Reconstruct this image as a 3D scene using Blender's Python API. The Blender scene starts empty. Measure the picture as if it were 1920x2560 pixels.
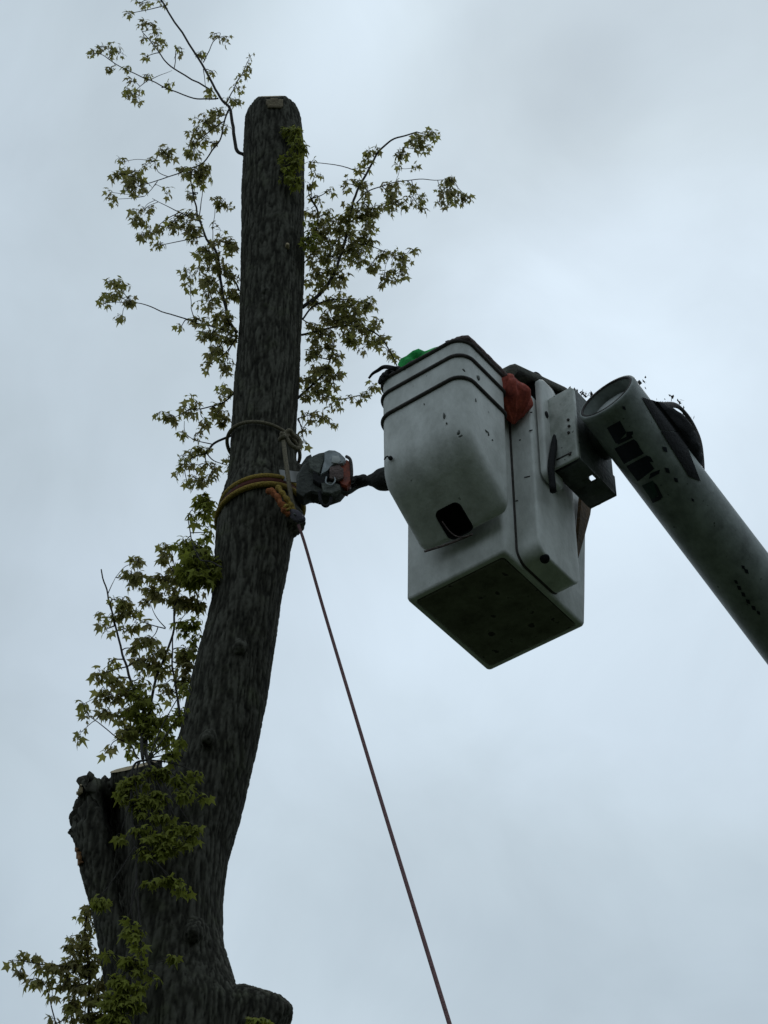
import bpy, bmesh, math, random
from mathutils import Vector, Matrix, noise
random.seed(7)
R = math.radians
sc = bpy.context.scene
col = sc.collection

# ------------------------------------------------------------------ camera
PITCH = 43.5
CAM = Vector((0, 0, 1.6))
cd = bpy.data.cameras.new("camera")
cam = bpy.data.objects.new("camera", cd)
col.objects.link(cam)
cam.location = CAM
cam.rotation_euler = (R(90 + PITCH), 0, 0)
cd.sensor_fit = 'VERTICAL'
cd.sensor_height = 36
cd.lens = 78
cd.clip_start = 0.1
cd.clip_end = 5000
sc.camera = cam
sc.view_settings.view_transform = 'Standard'
sc.view_settings.look = 'None'
sc.view_settings.exposure = 0.0
sc.view_settings.gamma = 1.0

# ------------------------------------------------------------------ sky and sun (overcast)
SUN_EL, SUN_AZ = 58, 12          # sun veiled by cloud, beyond the tree
w = bpy.data.worlds.new("World")
sc.world = w
w.use_nodes = True
nt = w.node_tree
nt.nodes.clear()
N = nt.nodes.new
L = nt.links.new
out = N('ShaderNodeOutputWorld')
bg = N('ShaderNodeBackground')
sky = N('ShaderNodeTexSky')
sky.sky_type = 'NISHITA'
sky.sun_disc = False
sky.sun_elevation = R(SUN_EL)
sky.sun_rotation = R(SUN_AZ)
skm = N('ShaderNodeMix'); skm.data_type = 'RGBA'; skm.blend_type = 'MULTIPLY'
skm.inputs['Factor'].default_value = 1
L(sky.outputs[0], skm.inputs['A']); skm.inputs['B'].default_value = (0.09, 0.09, 0.09, 1)
tc = N('ShaderNodeTexCoord')
mp = N('ShaderNodeMapping')
mp.inputs['Scale'].default_value = (3.4, 3.0, 4.6)
mp.inputs['Location'].default_value = (1.3, 0.35, 0.2)
L(tc.outputs['Generated'], mp.inputs[0])
n1 = N('ShaderNodeTexNoise'); n1.inputs['Scale'].default_value = 1.0
n1.inputs['Detail'].default_value = 5; n1.inputs['Roughness'].default_value = .42
n1.inputs['Distortion'].default_value = .5
L(mp.outputs[0], n1.inputs[0])
cr = N('ShaderNodeValToRGB')
cr.color_ramp.elements[0].position = .34
cr.color_ramp.elements[0].color = (.44, .53, .60, 1)
cr.color_ramp.elements[1].position = .66
cr.color_ramp.elements[1].color = (.605, .715, .81, 1)
e = cr.color_ramp.elements.new(.5); e.color = (.53, .63, .70, 1)
L(n1.outputs[0], cr.inputs[0])
# brighter lobe of cloud in front of the veiled sun, dimmer overcast away from it
def lobe(az, el, lo, hi, a, b):
    d = Vector((math.sin(R(az)) * math.cos(R(el)), math.cos(R(az)) * math.cos(R(el)), math.sin(R(el))))
    vm = N('ShaderNodeVectorMath'); vm.operation = 'DOT_PRODUCT'
    nz = N('ShaderNodeVectorMath'); nz.operation = 'NORMALIZE'
    L(tc.outputs['Generated'], nz.inputs[0]); L(nz.outputs[0], vm.inputs[0])
    vm.inputs[1].default_value = d
    mr = N('ShaderNodeMapRange'); mr.interpolation_type = 'SMOOTHSTEP'
    mr.inputs['From Min'].default_value = lo; mr.inputs['From Max'].default_value = hi
    mr.inputs['To Min'].default_value = a; mr.inputs['To Max'].default_value = b
    L(vm.outputs['Value'], mr.inputs['Value'])
    return mr.outputs[0]
def mul(c, f):
    m = N('ShaderNodeMix'); m.data_type = 'RGBA'; m.blend_type = 'MULTIPLY'; m.inputs['Factor'].default_value = 1
    L(c, m.inputs['A']); L(f, m.inputs['B']); return m.outputs['Result']
c = cr.outputs[0]
c = mul(c, lobe(4, 48, -0.2, .93, .86, 1.0))
c = mul(c, lobe(0, 90, -.02, .42, .22, 1.0))
c = mul(c, lobe(0, 49, .965, .999, .95, 1.06))
c = mul(c, lobe(-2, 55, .9975, .99995, 1.0, 1.09))
c = mul(c, lobe(6, 53, .9975, .99995, 1.0, .90))
c = mul(c, lobe(9, 45, .9975, .99995, 1.0, 1.05))
c = mul(c, lobe(-13, 47, .972, .9999, 1.0, .83))
nn2 = N('ShaderNodeTexNoise'); nn2.inputs['Scale'].default_value = 9; nn2.inputs['Detail'].default_value = 7; nn2.inputs['Roughness'].default_value = .55
nn2.inputs['Distortion'].default_value = .8
L(tc.outputs['Generated'], nn2.inputs[0])
mr2 = N('ShaderNodeMapRange'); mr2.inputs['From Min'].default_value = .3; mr2.inputs['From Max'].default_value = .7
mr2.inputs['To Min'].default_value = .94; mr2.inputs['To Max'].default_value = 1.05
L(nn2.outputs[0], mr2.inputs['Value']); c = mul(c, mr2.outputs[0])
mx = N('ShaderNodeMix'); mx.data_type = 'RGBA'; mx.inputs['Factor'].default_value = .93
L(skm.outputs['Result'], mx.inputs['A']); L(c, mx.inputs['B'])
L(mx.outputs['Result'], bg.inputs[0]); bg.inputs[1].default_value = 1.09
L(bg.outputs[0], out.inputs[0])

sd = bpy.data.lights.new("sun", 'SUN')
sd.energy = 0.5
sd.angle = R(25)
sd.color = (1.0, .97, .92)
sun = bpy.data.objects.new("sun", sd)
col.objects.link(sun)
sdir = Vector((math.sin(R(SUN_AZ)) * math.cos(R(SUN_EL)), math.cos(R(SUN_AZ)) * math.cos(R(SUN_EL)), math.sin(R(SUN_EL))))
sun.rotation_euler = sdir.to_track_quat('Z', 'Y').to_euler()
sun.location = (0, 0, 30)

# ------------------------------------------------------------------ picture -> world rays (photo pixels 1920 x 2560)
F = 2560 * 78 / 36
FW = Vector((0, math.cos(R(PITCH)), math.sin(R(PITCH))))
UP = Vector((0, -math.sin(R(PITCH)), math.cos(R(PITCH))))
def ray(px, py):
    return FW * F + Vector((1, 0, 0)) * (px - 960) - UP * (py - 1280)
def at(px, py, Y):
    d = ray(px, py)
    return CAM + d * (Y / d.y)
def scale_at(p):                       # metres per photo pixel at p
    return (p - CAM).dot(FW) / F
K = 1920 / 1659
def atD(x, y, Y):
    return at(x * K, y * K, Y)

# ------------------------------------------------------------------ helpers
def tag(o, label=None, cat=None, group=None, kind=None):
    if label: o['label'] = label
    if cat: o['category'] = cat
    if group: o['group'] = group
    if kind: o['kind'] = kind
    return o
def empty(name, loc=(0, 0, 0), rz=0):
    o = bpy.data.objects.new(name, None)
    col.objects.link(o); o.location = loc; o.rotation_euler = (0, 0, rz)
    o.empty_display_size = .1
    return o
def obj(name, verts, faces, mat, parent=None, smooth=True):
    me = bpy.data.meshes.new(name)
    me.from_pydata([tuple(v) for v in verts], [], faces)
    me.validate(); me.update()
    o = bpy.data.objects.new(name, me)
    col.objects.link(o)
    if mat: me.materials.append(mat)
    if smooth:
        for p in me.polygons: p.use_smooth = True
    if parent: o.parent = parent
    return o
class MB:
    def __init__(s): s.v = []; s.f = []
    def add(s, vs, fs):
        b = len(s.v); s.v += [Vector(v) for v in vs]; s.f += [tuple(i + b for i in f) for f in fs]
    def box(s, c, size, rot=None, bev=0):
        bm = bmesh.new(); bmesh.ops.create_cube(bm, size=1)
        for v in bm.verts: v.co = Vector((v.co.x * size[0], v.co.y * size[1], v.co.z * size[2]))
        if bev: bmesh.ops.bevel(bm, geom=bm.edges[:], offset=bev, segments=3, profile=.5, affect='EDGES')
        M = Matrix.Translation(Vector(c)) @ (rot.to_4x4() if rot else Matrix())
        bm.verts.index_update()
        s.add([M @ v.co for v in bm.verts], [[v.index for v in f.verts] for f in bm.faces]); bm.free()
    def tube(s, pts, rad, n=8, cap=True, closed=False):
        pts = [Vector(p) for p in pts]; k = len(pts)
        rr = rad if isinstance(rad, (list, tuple)) else [rad] * k
        t0 = (pts[1] - pts[0]).normalized()
        a = t0.orthogonal().normalized(); rings = []
        for i, p in enumerate(pts):
            if closed: t = (pts[(i + 1) % k] - pts[i - 1])
            else: t = pts[min(i + 1, k - 1)] - pts[max(i - 1, 0)]
            t.normalize()
            a = (a - t * a.dot(t)).normalized(); b = t.cross(a)
            rings.append([p + (a * math.cos(2 * math.pi * j / n) + b * math.sin(2 * math.pi * j / n)) * rr[i] for j in range(n)])
        s.loft(rings, cap, closed)
    def loft(s, rings, cap=True, closed=False):
        n = len(rings[0]); vs = [v for r in rings for v in r]; fs = []
        k = len(rings)
        for i in range(k if closed else k - 1):
            i2 = (i + 1) % k
            for j in range(n):
                fs.append((i * n + j, i * n + (j + 1) % n, i2 * n + (j + 1) % n, i2 * n + j))
        if cap and not closed:
            fs.append(tuple(range(n))[::-1]); fs.append(tuple((k - 1) * n + j for j in range(n)))
        s.add(vs, fs)
    def build(s, name, mat, parent=None, smooth=True): return obj(name, s.v, s.f, mat, parent, smooth)
def catmull(pts, sub=6):
    pts = [Vector(p) for p in pts]
    if len(pts) < 3: return [pts[0].lerp(pts[-1], i / sub) for i in range(sub + 1)]
    q = [pts[0] * 2 - pts[1]] + pts + [pts[-1] * 2 - pts[-2]]
    o = []
    for i in range(1, len(q) - 2):
        for k in range(sub):
            t = k / sub; a, b, c_, d = q[i - 1], q[i], q[i + 1], q[i + 2]
            o.append(.5 * ((2 * b) + (c_ - a) * t + (2 * a - 5 * b + 4 * c_ - d) * t * t + (3 * b - a - 3 * c_ + d) * t ** 3))
    o.append(pts[-1]); return o
def evaluated(o):
    dg = bpy.context.evaluated_depsgraph_get(); dg.update()
    me = bpy.data.meshes.new_from_object(o.evaluated_get(dg))
    o.modifiers.clear(); old = o.data; o.data = me; me.name = o.name
    bpy.data.meshes.remove(old); return o
def shade_flat_by_angle(o, ang=35):
    me = o.data
    me.set_sharp_from_angle(angle=R(ang))

# ------------------------------------------------------------------ materials
def mat(name, base, rough=.6, metal=0, noise_amt=0.0, nscale=8, dark=None, bump=0.0, bscale=30, spots=None, stretch=(1, 1, 1)):
    m = bpy.data.materials.new(name); m.use_nodes = True
    t = m.node_tree; p = t.nodes['Principled BSDF']
    p.inputs['Roughness'].default_value = rough; p.inputs['Metallic'].default_value = metal
    p.inputs['Specular IOR Level'].default_value = .3
    tcn = t.nodes.new('ShaderNodeTexCoord'); mpn = t.nodes.new('ShaderNodeMapping')
    mpn.inputs['Scale'].default_value = stretch
    t.links.new(tcn.outputs['Object'], mpn.inputs[0])
    src = None
    if dark:
        nz = t.nodes.new('ShaderNodeTexNoise'); nz.inputs['Scale'].default_value = nscale
        nz.inputs['Detail'].default_value = 9; nz.inputs['Roughness'].default_value = .68
        t.links.new(mpn.outputs[0], nz.inputs[0])
        r_ = t.nodes.new('ShaderNodeValToRGB')
        r_.color_ramp.elements[0].position = .5 - .22; r_.color_ramp.elements[0].color = (*dark, 1)
        r_.color_ramp.elements[1].position = .5 + noise_amt; r_.color_ramp.elements[1].color = (*base, 1)
        t.links.new(nz.outputs[0], r_.inputs[0]); src = r_.outputs[0]
        if spots:
            n2 = t.nodes.new('ShaderNodeTexNoise'); n2.inputs['Scale'].default_value = spots[1]
            n2.inputs['Detail'].default_value = 3
            t.links.new(mpn.outputs[0], n2.inputs[0])
            r2 = t.nodes.new('ShaderNodeValToRGB')
            r2.color_ramp.elements[0].position = spots[2]; r2.color_ramp.elements[0].color = (0, 0, 0, 1)
            r2.color_ramp.elements[1].position = spots[2] + .05; r2.color_ramp.elements[1].color = (1, 1, 1, 1)
            t.links.new(n2.outputs[0], r2.inputs[0])
            mm = t.nodes.new('ShaderNodeMix'); mm.data_type = 'RGBA'
            t.links.new(r2.outputs[0], mm.inputs['Factor']); t.links.new(src, mm.inputs['A'])
            mm.inputs['B'].default_value = (*spots[0], 1); src = mm.outputs['Result']
        t.links.new(src, p.inputs['Base Color'])
    else:
        p.inputs['Base Color'].default_value = (*base, 1)
    if bump:
        nb = t.nodes.new('ShaderNodeTexNoise'); nb.inputs['Scale'].default_value = bscale
        nb.inputs['Detail'].default_value = 6
        t.links.new(mpn.outputs[0], nb.inputs[0])
        b = t.nodes.new('ShaderNodeBump'); b.inputs['Strength'].default_value = bump; b.inputs['Distance'].default_value = .02
        t.links.new(nb.outputs[0], b.inputs['Height']); t.links.new(b.outputs[0], p.inputs['Normal'])
    return m
M = {}
M['gel'] = mat('weathered white gelcoat', (.64, .65, .62), .5, 0, .12, 7, (.38, .39, .36), .15, 40, ((.14, .15, .13), 26, .73), (1, 1, .55))
M['gel2'] = mat('grimy white gelcoat', (.56, .58, .54), .5, 0, .12, 11, (.28, .30, .26), .15, 40, ((.09, .10, .08), 30, .69))
M['stained_shade'] = mat('mossy stained fibreglass', (.20, .20, .15), .7, 0, .16, 8, (.06, .055, .035), .3, 50, ((.03, .028, .02), 16, .64))
M['scuff'] = mat('grey scuff', (.16, .17, .155), .8, 0, .2, 60, (.08, .085, .075))
M['boom'] = mat('weathered fibreglass boom', (.32, .35, .33), .45, 0, .16, 9, (.13, .145, .135), .08, 60, ((.08, .09, .08), 34, .69))
M['steel'] = mat('dark dirty steel', (.11, .12, .11), .55, .2, .15, 14, (.04, .045, .04), .3, 40)
M['black'] = mat('black rubber and dark gaps', (.012, .012, .013), .85, 0, .1, 20, (.005, .005, .006), .3, 60)
M['rail'] = mat('dark rubber and shadow lines', (.07, .06, .055), .75, 0, .15, 18, (.03, .027, .025), .4, 60)
M['pad'] = mat('worn brown rim padding', (.17, .125, .115), .9, 0, .12, 30, (.07, .05, .048), .8, 90)
M['lid'] = mat('mossy black cover', (.10, .095, .07), .8, 0, .16, 14, (.02, .022, .02), .5, 50)
M['red'] = mat('faded red nylon', (.50, .10, .06), .75, 0, .12, 10, (.13, .02, .02), .5, 40)
M['green'] = mat('bright green work shirt', (.03, .48, .10), .8, 0, .1, 16, (.01, .17, .04), .5, 30)
M['sleeve'] = mat('dark work sleeve', (.04, .04, .036), .9, 0, .1, 14, (.02, .02, .02), .7, 40)
M['glove'] = mat('black glove', (.03, .03, .03), .8, 0, .1, 20, (.015, .015, .015), .5, 60)
M['jeans'] = mat('dark trousers', (.04, .05, .07), .9)
M['skin'] = mat('skin', (.45, .28, .2), .6)
M['hair'] = mat('brown hair', (.05, .03, .02), .8)
M['saw_grey'] = mat('pale grey saw cover', (.36, .39, .41), .4, 0, .14, 30, (.14, .16, .16), .1, 60)
M['saw_green'] = mat('sawdust covered dark casing', (.13, .14, .12), .7, 0, .16, 40, (.03, .035, .03), .4, 60)
M['saw_orange'] = mat('orange saw casing', (.34, .06, .02), .5, 0, .16, 30, (.06, .02, .015), .1, 60)
M['saw_dark'] = mat('oily dark saw metal', (.05, .055, .045), .6, .2, .12, 30, (.02, .022, .02), .4, 60)
M['bar'] = mat('saw guide bar', (.2, .2, .19), .4, .6)
M['rope'] = mat('tan braided rope', (.28, .24, .165), .9, 0, .12, 90, (.10, .085, .06), .8, 200)
M['rope2'] = mat('mauve weathered rope', (.24, .13, .13), .9, 0, .1, 90, (.09, .05, .055), .8, 200)
M['yellow'] = mat('yellow rope', (.40, .28, .05), .85, 0, .12, 60, (.20, .13, .03), .8, 150)
M['orange'] = mat('orange rope', (.42, .14, .04), .85, 0, .12, 60, (.20, .05, .02), .8, 150)
M['redband'] = mat('dark red webbing', (.09, .02, .012), .9, 0, .12, 60, (.04, .01, .008), .4, 100)
M['purple'] = mat('purple grey pulley cheek', (.10, .09, .11), .5, .3, .12, 40, (.05, .045, .055), .2, 60)
M['decal'] = mat('dark blue lettering', (.010, .013, .026), .5, 0, .15, 40, (.008, .01, .014))
M['teal'] = mat('dark green lettering', (.02, .055, .045), .5, 0, .1, 40, (.01, .02, .02))
M['gap_shade'] = mat('brown leather', (.13, .075, .03), .8, 0, .12, 25, (.03, .02, .012), .5, 50)
M['wood'] = mat('fresh cut wood', (.46, .38, .24), .8, 0, .12, 30, (.28, .2, .12), .3, 60)
M['oldwood'] = mat('weathered wood', (.20, .165, .10), .85, 0, .14, 40, (.09, .07, .045), .5, 60)
M['rawwood'] = mat('torn orange heartwood', (.30, .15, .06), .9, 0, .12, 30, (.12, .06, .03), .8, 60)
M['deadleaf'] = mat('dead leaf litter', (.07, .06, .04), .9, 0, .12, 30, (.03, .025, .02), .8, 60)
M['cap'] = mat('pale grey boom cap', (.46, .48, .47), .6, 0, .1, 14, (.3, .32, .31), .1, 40)
M['ground'] = mat('short grass', (.032, .045, .02), .95, 0, .12, 1.5, (.018, .027, .012), .5, 3)

def leaf_mat(name, a, b, trans=.32):
    m = bpy.data.materials.new(name); m.use_nodes = True
    t = m.node_tree; p = t.nodes['Principled BSDF']; o_ = t.nodes['Material Output']
    at_ = t.nodes.new('ShaderNodeAttribute'); at_.attribute_name = 'tint'
    r_ = t.nodes.new('ShaderNodeValToRGB')
    r_.color_ramp.elements[0].color = (*a, 1); r_.color_ramp.elements[1].color = (*b, 1)
    t.links.new(at_.outputs['Fac'], r_.inputs[0])
    t.links.new(r_.outputs[0], p.inputs['Base Color']); p.inputs['Roughness'].default_value = .6
    p.inputs['Specular IOR Level'].default_value = .25
    p.inputs['Roughness'].default_value = .75; tr = t.nodes.new('ShaderNodeBsdfTranslucent'); t.links.new(r_.outputs[0], tr.inputs[0])
    mx_ = t.nodes.new('ShaderNodeMixShader'); mx_.inputs[0].default_value = trans
    t.links.new(p.outputs[0], mx_.inputs[1]); t.links.new(tr.outputs[0], mx_.inputs[2])
    t.links.new(mx_.outputs[0], o_.inputs[0]); return m
M['leaf'] = leaf_mat('young leaves', (.25, .215, .11), (.31, .31, .07), .52)
M['leafg'] = leaf_mat('yellow green leaves', (.20, .21, .04), (.30, .33, .05), .45)
M['twig'] = mat('twig bark', (.05, .045, .04), .9, 0, .1, 40, (.025, .022, .02))

# bark: height stored on the mesh drives colour (grey plates, dark furrows)
mb = bpy.data.materials.new('furrowed bark'); mb.use_nodes = True
t = mb.node_tree; p = t.nodes['Principled BSDF']; p.inputs['Roughness'].default_value = .95
p.inputs['Specular IOR Level'].default_value = .1
ab = t.nodes.new('ShaderNodeAttribute'); ab.attribute_name = 'h'
tcn = t.nodes.new('ShaderNodeTexCoord'); mpn = t.nodes.new('ShaderNodeMapping'); mpn.inputs['Scale'].default_value = (1, 1, .28)
t.links.new(tcn.outputs['Object'], mpn.inputs[0])
nz = t.nodes.new('ShaderNodeTexNoise'); nz.inputs['Scale'].default_value = 55; nz.inputs['Detail'].default_value = 6
t.links.new(mpn.outputs[0], nz.inputs[0])
ad = t.nodes.new('ShaderNodeMath'); ad.operation = 'MULTIPLY_ADD'; ad.inputs[1].default_value = .5
t.links.new(nz.outputs[0], ad.inputs[0]); t.links.new(ab.outputs['Fac'], ad.inputs[2])
cr2 = t.nodes.new('ShaderNodeValToRGB')
cr2.color_ramp.elements[0].position = .42; cr2.color_ramp.elements[0].color = (.016, .0155, .012, 1)
cr2.color_ramp.elements[1].position = .98; cr2.color_ramp.elements[1].color = (.095, .092, .074, 1)
e2 = cr2.color_ramp.elements.new(.7); e2.color = (.042, .040, .031, 1)
t.links.new(ad.outputs[0], cr2.inputs[0]); lz = t.nodes.new('ShaderNodeTexNoise'); lz.inputs['Scale'].default_value = 5.5; lz.inputs['Detail'].default_value = 9; lz.inputs['Roughness'].default_value = .7
t.links.new(tcn.outputs['Object'], lz.inputs[0])
lr = t.nodes.new('ShaderNodeValToRGB'); lr.color_ramp.elements[0].position = .54; lr.color_ramp.elements[0].color = (0, 0, 0, 1)
lr.color_ramp.elements[1].position = .72; lr.color_ramp.elements[1].color = (.45, .45, .45, 1)
t.links.new(lz.outputs[0], lr.inputs[0])
lm = t.nodes.new('ShaderNodeMix'); lm.data_type = 'RGBA'; t.links.new(lr.outputs[0], lm.inputs['Factor'])
lc = t.nodes.new('ShaderNodeMix'); lc.data_type = 'RGBA'; lc.blend_type = 'MULTIPLY'; lc.inputs['Factor'].default_value = 1
t.links.new(cr2.outputs[0], lc.inputs['A']); lc.inputs['B'].default_value = (1.5, 1.75, 1.15, 1)
t.links.new(cr2.outputs[0], lm.inputs['A']); t.links.new(lc.outputs['Result'], lm.inputs['B'])
t.links.new(lm.outputs['Result'], p.inputs['Base Color'])
bb = t.nodes.new('ShaderNodeBump'); bb.inputs['Strength'].default_value = .8; bb.inputs['Distance'].default_value = .012
t.links.new(nz.outputs[0], bb.inputs['Height']); t.links.new(bb.outputs[0], p.inputs['Normal'])
M['bark'] = mb

# ------------------------------------------------------------------ ground
g = MB(); S = 600; n = 24
vs = [(-S + 2 * S * i / n, -S + 2 * S * j / n, 0) for j in range(n + 1) for i in range(n + 1)]
fs = [(j * (n + 1) + i, j * (n + 1) + i + 1, (j + 1) * (n + 1) + i + 1, (j + 1) * (n + 1) + i) for j in range(n) for i in range(n)]
g.add(vs, fs)
tag(g.build('ground', M['ground']), kind='structure')

# ------------------------------------------------------------------ tree trunk
YT = 8.9
base = atD(400, 2300, YT)
tree = empty('maple_tree', (base.x, base.y, 0))
tag(tree, 'topped tall maple trunk with furrowed bark and thin leafy sprouts', 'tree')
TB = Vector((base.x, base.y, 0))
tm = MB()
def stem(rows, Y=YT, n=40, ell=1.0):       # rows: left x, right x, y (in 1659-px units) [, Y offset]
    rings = []
    for row in rows:
        l_, r_, y_ = row[:3]; yy = Y + (row[3] if len(row) > 3 else 0)
        cpt = atD((l_ + r_) / 2, y_, yy); rad = (r_ - l_) / 2 * K * scale_at(cpt)
        rings.append([cpt + Vector((math.cos(2 * math.pi * j / n) * rad, math.sin(2 * math.pi * j / n) * rad * ell, 0)) for j in range(n)])
    tm.loft(rings)
rows = [(560, 620, 236), (546, 634, 238), (535, 645, 247), (529, 650, 262), (527, 652, 285), (525, 656, 330), (523, 657, 430), (522, 657, 520), (519, 655, 620), (515, 652, 700), (509, 647, 800),
        (504, 642, 890), (499, 640, 940), (497, 641, 1000), (492, 642, 1045), (479, 645, 1075), (471, 645, 1110), (468, 632, 1160), (465, 622, 1210),
        (456, 607, 1300), (432, 593, 1400), (408, 578, 1500), (385, 558, 1600), (352, 537, 1690), (318, 520, 1760), (275, 492, 1850),
        (243, 481, 1950), (232, 484, 2040), (238, 512, 2130), (240, 545, 2212), (236, 540, 2320)]
stem(rows)
# below the frame down to the ground
b0 = atD(376, 2320, YT); r0 = (520 - 232) / 2 * K * scale_at(b0)
rings = []
for tt in (0, .2, .45, .7, .88, .96, 1.02):
    z = b0.z * (1 - tt); rad = r0 * (1.0 + .15 * tt + .55 * max(0, tt - .8) / .2 * max(0, tt - .8) / .2)
    rings.append([Vector((b0.x + math.cos(2 * math.pi * j / 40) * rad, b0.y + math.sin(2 * math.pi * j / 40) * rad, z)) for j in range(40)])
tm.loft(rings)
def limb(pts, rads, n=28, flat=None):
    P_ = [atD(x, y, YT + dy) for x, y, dy in pts]
    rr = [r_ * K * scale_at(p_) for r_, p_ in zip(rads, P_)]
    tm.tube(P_, rr, n)
# broken stub on the left, sawn stub beside it, swelling low on the right, knots
limb([(325, 2230, -.02), (275, 2080, -.05), (247, 1950, -.07), (217, 1850, -.08), (203, 1780, -.08), (204, 1725, -.08), (207, 1695, -.08), (205, 1682, -.08)], [74, 58, 50, 50, 50, 42, 36, 22])
limb([(166, 1812, -.06), (159, 1790, -.06), (172, 1745, -.06)], [10, 12, 18])
limb([(345, 2100, -.08), (325, 1960, -.14), (306, 1830, -.17), (298, 1760, -.17), (296, 1700, -.16), (294, 1635, -.16)], [80, 66, 60, 58, 56, 55])
limb([(360, 1800, -.08), (345, 1740, -.10), (340, 1690, -.11)], [60, 50, 38])
limb([(400, 2270, -.02), (470, 2232, -.03), (540, 2205, -.03), (586, 2212, -.03), (607, 2222, -.03)], [120, 104, 80, 66, 54])
limb([(455, 2120, 0), (490, 2130, 0)], [50, 40])
limb([(600, 1040, .04), (650, 1045, .13), (690, 1050, .16), (722, 1046, .17)], [50, 42, 36, 26], 18)      # limb stub by the saw
limb([(600, 1120, -.03), (632, 1130, -.06), (643, 1138, -.07)], [52, 34, 20], 18)
limb([(610, 960, -.02), (632, 955, -.06), (641, 962, -.08)], [40, 24, 14], 16)
limb([(515, 970, 0), (503, 968, 0)], [22, 14], 12)
limb([(575, 625, -.10), (574, 632, -.19)], [18, 9], 12)
limb([(520, 1395, -.12), (517, 1402, -.215)], [26, 12], 12)
limb([(455, 1590, -.12), (448, 1600, -.27)], [24, 13], 12)
limb([(420, 2010, -.2), (415, 2020, -.31)], [30, 14], 12)
trunk = tm.build('trunk', M['bark'])
for v in trunk.data.vertices: v.co -= TB
trunk.parent = tree
md = trunk.modifiers.new('r', 'REMESH'); md.mode = 'VOXEL'; md.voxel_size = .0095; md.use_smooth_shade = True
ms = trunk.modifiers.new('s', 'SMOOTH'); ms.factor = .5; ms.iterations = 6
evaluated(trunk)
me = trunk.data
if not me.materials: me.materials.append(M['bark'])
att = me.attributes.new('h', 'FLOAT', 'POINT')
nn = [v.normal.copy() for v in me.vertices]
vals = [0.0] * len(me.vertices)
for i, v in enumerate(me.vertices):
    c_ = v.co
    lean = noise.noise(Vector((c_.x * 2, c_.y * 2, c_.z * .7))) * .05
    q = Vector(((c_.x + lean) * 50, (c_.y + lean) * 50, c_.z * 5.0))
    q2 = Vector((c_.x * 75 + 9, c_.y * 75, c_.z * 20))
    a_ = 1 - min(1, abs(noise.noise(q)) * 2.6)           # furrow lines
    b_ = 1 - min(1, abs(noise.noise(q2)) * 2.2)
    h_ = 1 - (.72 * a_ ** 1.6 + .35 * b_ ** 2)
    big = noise.noise(c_ * 2.3) * .007 + noise.noise(Vector((c_.x * 5, c_.y * 5, c_.z * 1.6))) * .008
    # ragged torn top of the left stub
    vals[i] = max(0, min(1, h_ * .6 + .12 + noise.noise(Vector((c_.x * 7, c_.y * 7, c_.z * 4))) * .05))
    v.co = c_ + nn[i] * (big + (h_ - .6) * .0105)
stub = atD(200, 1700, YT - .08) - TB
for v in me.vertices:
    d = v.co - stub
    if d.x < .075 and -.32 < d.z < .3 and abs(d.y) < .3:
        k_ = min(1, (.075 - d.x) * 12) * min(1, (d.z + .32) * 6)
        v.co += Vector((noise.noise(v.co * 11) + .8 * noise.noise(v.co * 27), noise.noise(v.co * 11 + Vector((5, 5, 5))), noise.noise(v.co * 13 + Vector((9, 1, 3))) * 1.5 + .8 * noise.noise(v.co * 30))) * .05 * k_
# deep dark cleft between the broken stub and the sawn stub
cl = [atD(x, y, YT - .3) - TB for x, y in ((236, 1690), (246, 1740), (256, 1800), (262, 1870), (276, 1950), (290, 2030))]
for v in me.vertices:
    if v.co.z > cl[-1].z - .1 and v.co.z < cl[0].z + .15 and v.normal.y < .2:
        best = 9; bi = 0
        for i in range(len(cl) - 1):
            a, b = Vector((cl[i].x, 0, cl[i].z)), Vector((cl[i + 1].x, 0, cl[i + 1].z)); pz = Vector((v.co.x, 0, v.co.z)); u_ = max(0, min(1, (pz - a).dot(b - a) / (b - a).length_squared))
            d_ = (pz - a.lerp(b, u_)).length
            if d_ < best: best = d_; bi = (i + u_) / (len(cl) - 1)
        wd = .046 * (1 - .5 * bi)
        if best < wd * 2.2: v.co.y += .23 * (1 - bi * .85) * math.exp(-(best / wd) ** 2)
# sawn top of the middle stub: clamp to an oblique plane and mark the fresh wood
pa_, pb_, pc_ = atD(238, 1674, YT - .32) - TB, atD(336, 1650, YT - .32) - TB, atD(287, 1650, YT - .02) - TB
pn_ = (pb_ - pa_).cross(pc_ - pa_).normalized()
if pn_.z < 0: pn_ = -pn_
xl, xr = (atD(243, 1650, YT - .16) - TB).x, (atD(351, 1650, YT - .16) - TB).x
me.materials.append(M['wood']); cutv = set()
for v in me.vertices:
    if xl - .03 < v.co.x < xr and v.co.y < .12 and pa_.z - .2 < v.co.z < pa_.z + .6:
        dist = (v.co - pa_).dot(pn_)
        if dist > 0: v.co.z -= dist / pn_.z; cutv.add(v.index)
for f_ in me.polygons:
    if all(i in cutv for i in f_.vertices): f_.material_index = 1; f_.use_smooth = False
ta, tb, tc3 = atD(556, 208, YT - .12) - TB, atD(626, 206, YT - .12) - TB, atD(590, 201, YT + .12) - TB
tn = (tb - ta).cross(tc3 - ta).normalized()
if tn.z < 0: tn = -tn
for v in me.vertices:
    if v.co.z > ta.z - .3:
        dist = (v.co - ta).dot(tn)
        if dist > 0: v.co.z -= dist / tn.z; cutv.add(v.index)
for f_ in me.polygons:
    if all(i in cutv for i in f_.vertices): f_.material_index = 1; f_.use_smooth = False
att = me.attributes['h']
att.data.foreach_set('value', vals)
me.update()
for p_ in me.polygons: p_.use_smooth = p_.material_index == 0

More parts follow.
